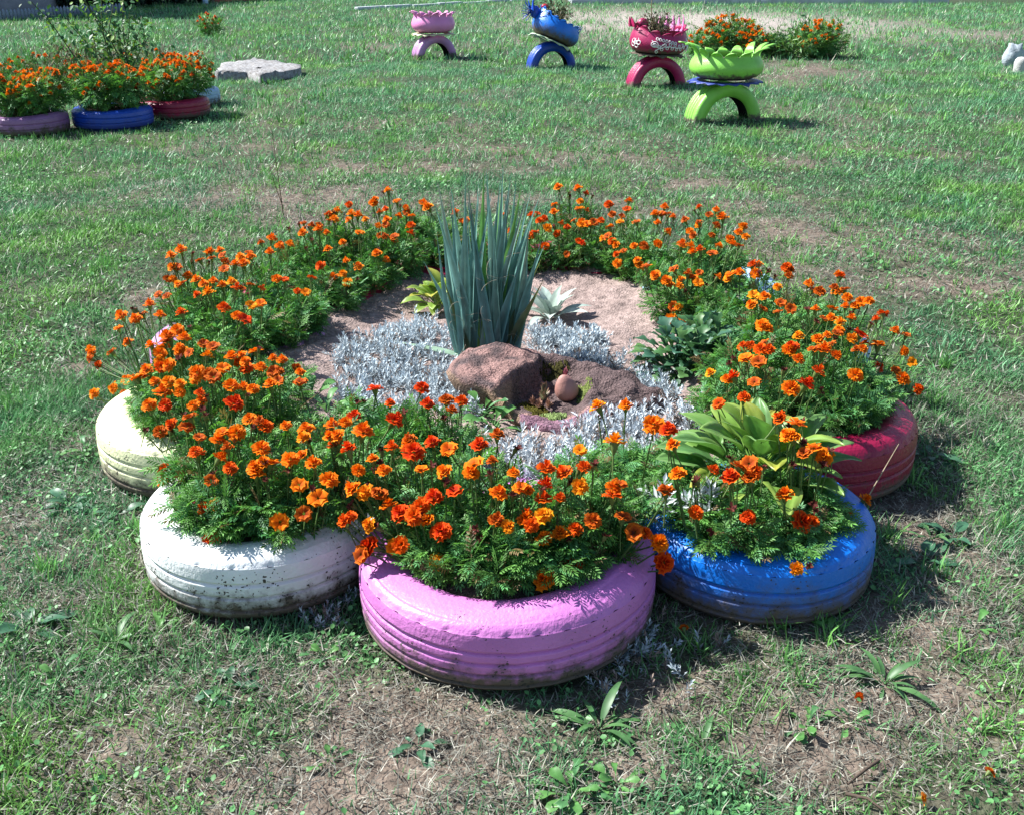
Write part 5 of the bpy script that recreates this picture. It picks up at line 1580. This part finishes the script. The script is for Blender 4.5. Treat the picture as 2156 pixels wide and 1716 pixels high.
box('wall', -7, 0, 0, 6, .3, 3.2, M_WALL, bt)
box('plinth', -7.03, .03, -.03, 6.03, -.1, .3, M_PLINTH, bt)
rfV = [(-7.5, -.5, 3.2), (.5, -.5, 3.2), (.5, 6.5, 3.2), (-7.5, 6.5, 3.2), (-6, 3, 5.0), (-1, 3, 5.0)]
obj('roof', mesh('roof', rfV, [(0, 1, 5), (0, 5, 4), (1, 2, 5), (2, 3, 4), (2, 4, 5), (3, 0, 4), (0, 3, 2), (0, 2, 1)], None, [M_ROOF]), bt)
M_HEDGE = vc_mat('hedge_leaves', .6, .15, .3, 5, .3)
HM = [bush_mesh(120 + i, 1500, .13, .5, ((.025, .055, .04), (.035, .075, .045), (.02, .045, .045)), 40, .012, mat=M_HEDGE, tcol=(.05, .04, .03)) for i in range(2)]
for i, (px, py) in enumerate(((85, 30), (130, 28), (180, 25), (235, 22), (290, 18), (350, 14), (400, 12))):
    p = P(px, py)
    o = thing('dark_shrub', 'dark leafy shrub in shade behind the picket fence', 'shrub', (p[0], p[1] + .9, 0), 0, 'dark shrubs behind the fence')
    obj('foliage', HM[i % 2], o, (0, 0, 0), (0, 0, i * 2), (.9, .8, 1.1))
p = P(426, 15)
V, F, sg = lathe([(.06, -.05), (.06, 1.6), (.03, 1.63), (0, 1.64)], 14)
tag(obj('blue_post', mesh('blue_post', V, F, None, [PAINT['pale']], smooth=True), None, (p[0], p[1] + .3, 0)), 'pale blue post beside the dark shrubs', 'post')
q0 = P(440, 10); q1 = P(600, 2)
wt = thing('brick_wall', 'low red brick wall at the lawn\'s far edge beside the blue post', 'wall', (q0[0], q0[1] + .5, 0), math.atan2(q1[1] - q0[1], q1[0] - q0[0]))
M_BRICK = stone_mat('red_brick', (.24, .07, .05), (.36, .12, .09), 6, .5)
M_MORT = stone_mat('mortar', (.3, .28, .26), (.4, .38, .35), 10, .5)
Lw = math.hypot(*(q1 - q0)[:2])
box('mortar_core', 0, Lw, .01, .19, -.1, .62, M_MORT, wt, bev=.002)
nb_ = int(Lw / .25); brick = None
for r_ in range(7):
    for i in range(nb_):
        xx = (i + .5 + (.5 if r_ % 2 else 0)) * .25
        if xx + .12 > Lw + .06: continue
        if brick is None: brick = box('brick', -.12, .12, 0, .2, -.037, .037, M_BRICK, wt, bev=.004); brick.location = (xx, 0, .05 + r_ * .085)
        else:
            o = brick.copy(); COL.objects.link(o); o.location = (xx, random.uniform(-.004, .004), .05 + r_ * .085)

# ------------------------------------------------------------------ weeds, twigs and small things on the lawn
W_N = [leaf_mesh('leaf', M_WEED, .12, .022, lance, 7, 2, .25, .9, 0, c, None, .02) for c in ((.07, .17, .06), (.09, .21, .07))]
W_B = [leaf_mesh('leaf', M_WEED, .075, .034, spoon, 7, 4, .2, .8, 0, c, None, .015, .05, l_) for c, l_ in (((.09, .24, .06), 0), ((.07, .20, .07), 3.0), ((.11, .27, .07), 0))]
W_D = [leaf_mesh('leaf', M_WEED, .10, .045, ovate, 6, 4, .2, .7, 0, c, None, .03, .05) for c in ((.06, .17, .09), (.05, .14, .07))]
WEEDS = [(1862, 1438, 'n', 16, 1.15, 'narrow-leaved plantain rosette on bare ground beyond the blue tyre'), (1205, 1665, 'b', 16, 1.2, 'bright green broad-leaved rosette on the lawn before the pink tyre'),
         (1262, 1520, 'n', 11, 1.1, 'long green blades among silver sprigs before the pink tyre'), (1300, 1640, 'b', 10, .9, 'small round-leaved weed beside the bright green rosette'), (1750, 1345, 'b', 8, .8, 'small weed tuft at the foot of the blue tyre'),
         (1700, 1530, 'b', 10, .8, 'weed tuft on the bare patch beyond the silver sprigs'), (1790, 1525, 'b', 8, .7, 'little seedling clump beside the bare soil patch'), (1940, 1180, 'd', 9, 1.0, 'dock leaves lying in the crimson tyre shadow'), (2000, 1130, 'd', 8, .9, 'dock rosette in the crimson tyre shadow'), (1960, 960, 'd', 8, .9, 'grey-green weed beside the crimson tyre'),
         (150, 1060, 'd', 9, 1.0, 'grey-leaved weed on the lawn beside the yellow tyre'), (180, 945, 'b', 8, 1.0, 'pale green weed leaf cluster beside the yellow tyre'), (250, 1080, 'd', 9, .8, 'weed cluster where yellow and white tyres meet'), (60, 1320, 'd', 10, 1.0, 'broad weed among grass away from the white tyre'),
         (330, 1330, 'b', 9, .9, 'pale green weed before the white tyre'), (120, 1420, 'b', 9, .9, 'light green weed in thick grass far from the tyres'), (240, 1350, 'n', 8, .9, 'tuft of long blades before the white tyre'), (480, 1440, 'd', 7, .7, 'flat weed on dry straw before the white tyre'), (685, 1380, 'b', 7, .7, 'small weed on dry ground between white and pink tyres'),
         (1960, 1130, 'n', 6, .8, 'single long-leaved weed by the shadow edge'), (690, 1600, 'b', 6, .6, 'yellowish moss-like tuft on dry straw'), (2050, 1330, 'b', 8, .8, 'weed in grass beyond the bare ground'), (880, 1560, 'd', 6, .6, 'two-leaved weed on the dry ground before the pink tyre'), (1480, 1560, 'n', 7, .7, 'upright narrow weed beside the bare patch')]
for i, (px, py, ty, n_, s_, lab) in enumerate(WEEDS):
    p = P(px, py); p[2] = float(ground_z(p[0], p[1])) + .004
    rosette('lawn_weed', lab, 'weed', p, {'n': W_N, 'b': W_B, 'd': W_D}[ty], n_ + 3, .10, .9 if ty != 'd' else .6, .28 * s_, .72 * s_, az0=i * 1.3, spread=.02, jit=1.0)
for i, (px, py, n_, lab) in enumerate(((600, 690, 16, 'dark green weed patch on shaded soil beside the yellow tyre marigolds'), (640, 665, 14, 'low green weed at the edge of the pinkish soil'), (560, 700, 14, 'shaded leafy weed under the rusty marigolds'), (690, 880, 10, 'small weed between silver carpet and white-tyre marigolds'), (660, 850, 10, 'little weed on shaded soil near the silver carpet'), (1015, 880, 16, 'bright green lobed weed at the foot of the boulder'), (1040, 905, 10, 'pale clover-like weed below the boulder'))):
    p = P(px, py, .125)
    rosette('bed_weed', lab, 'weed', p, W_B, n_, .1, 1.1, .6, 1.0, az0=i, spread=.02, up=.015)
for i, (pa, pb_, lab) in enumerate((((1648, 1475), (1632, 1540), 'dark bent twig on the bare soil patch'), ((1780, 1670), (1860, 1705), 'dark twig on straw beyond the bare patch'), ((1850, 1600), (1785, 1650), 'short grey twig lying near the dark twig'))):
    a_ = P(*pa, .012); c_ = P(*pb_, .012); m_ = (a_ + c_) / 2 + np.array([.006, .004, .004])
    b = Buf(); b.add(*tube([a_ - a_, m_ - a_, c_ - a_], [.0035, .003, .002], 5), c=(.09, .065, .05) if i < 3 else (.5, .48, .38))
    tag(obj('twig', b.mesh('twig', [M_TWIG]), None, a_), lab, 'twig')
a_ = P(1895, 1040, .0); c_ = P(1800, 1165, .0)
st = Buf(); e = np.array([.93, 2.26, .20]); s0 = np.array([.70, 1.98, .01])
st.add(*tube([s0 - s0, (e - s0) * .5 + np.array([0, 0, .01]), e - s0], [.0022, .0018, .001], 4), c=(.32, .26, .18))
tag(obj('dry_stalk', st.mesh('dry_stalk', [M_DRY]), None, s0), 'thin dry grass stalk leaning between blue and crimson tyres', 'stalk')
s0 = P(597, 455, .0); st = Buf()
st.add(*tube([(0, 0, 0), (-.01, 0, .2), (-.02, 0, .42)], [.003, .002, .001], 4), c=(.10, .07, .05))
st.add(*tube([(0, 0, .05), (-.03, 0, .16), (-.05, 0, .26)], [.002, .0015, .001], 4), c=(.10, .07, .05))
tag(obj('dry_stalk', st.mesh('dry_stalk', [M_DRY]), None, s0), 'tall thin dead stalk behind the rusty marigolds', 'stalk')
for i, (px, py, c, lab) in enumerate(((1808, 1467, 'r', 'fallen marigold head beside the narrow plantain'), (1942, 1680, 'y', 'fallen yellow-orange marigold head in the grass'), (2083, 1625, 'd', 'fallen rusty marigold head on grass far from the tyres'), (1440, 1322, 'd', 'fallen withered marigold between pink and blue tyres'))):
    p = P(px, py, .02)
    tag(obj('fallen_flower', FLW_S[c][i % 2], None, p, (1.2, .4, i), .011), lab, 'flower')
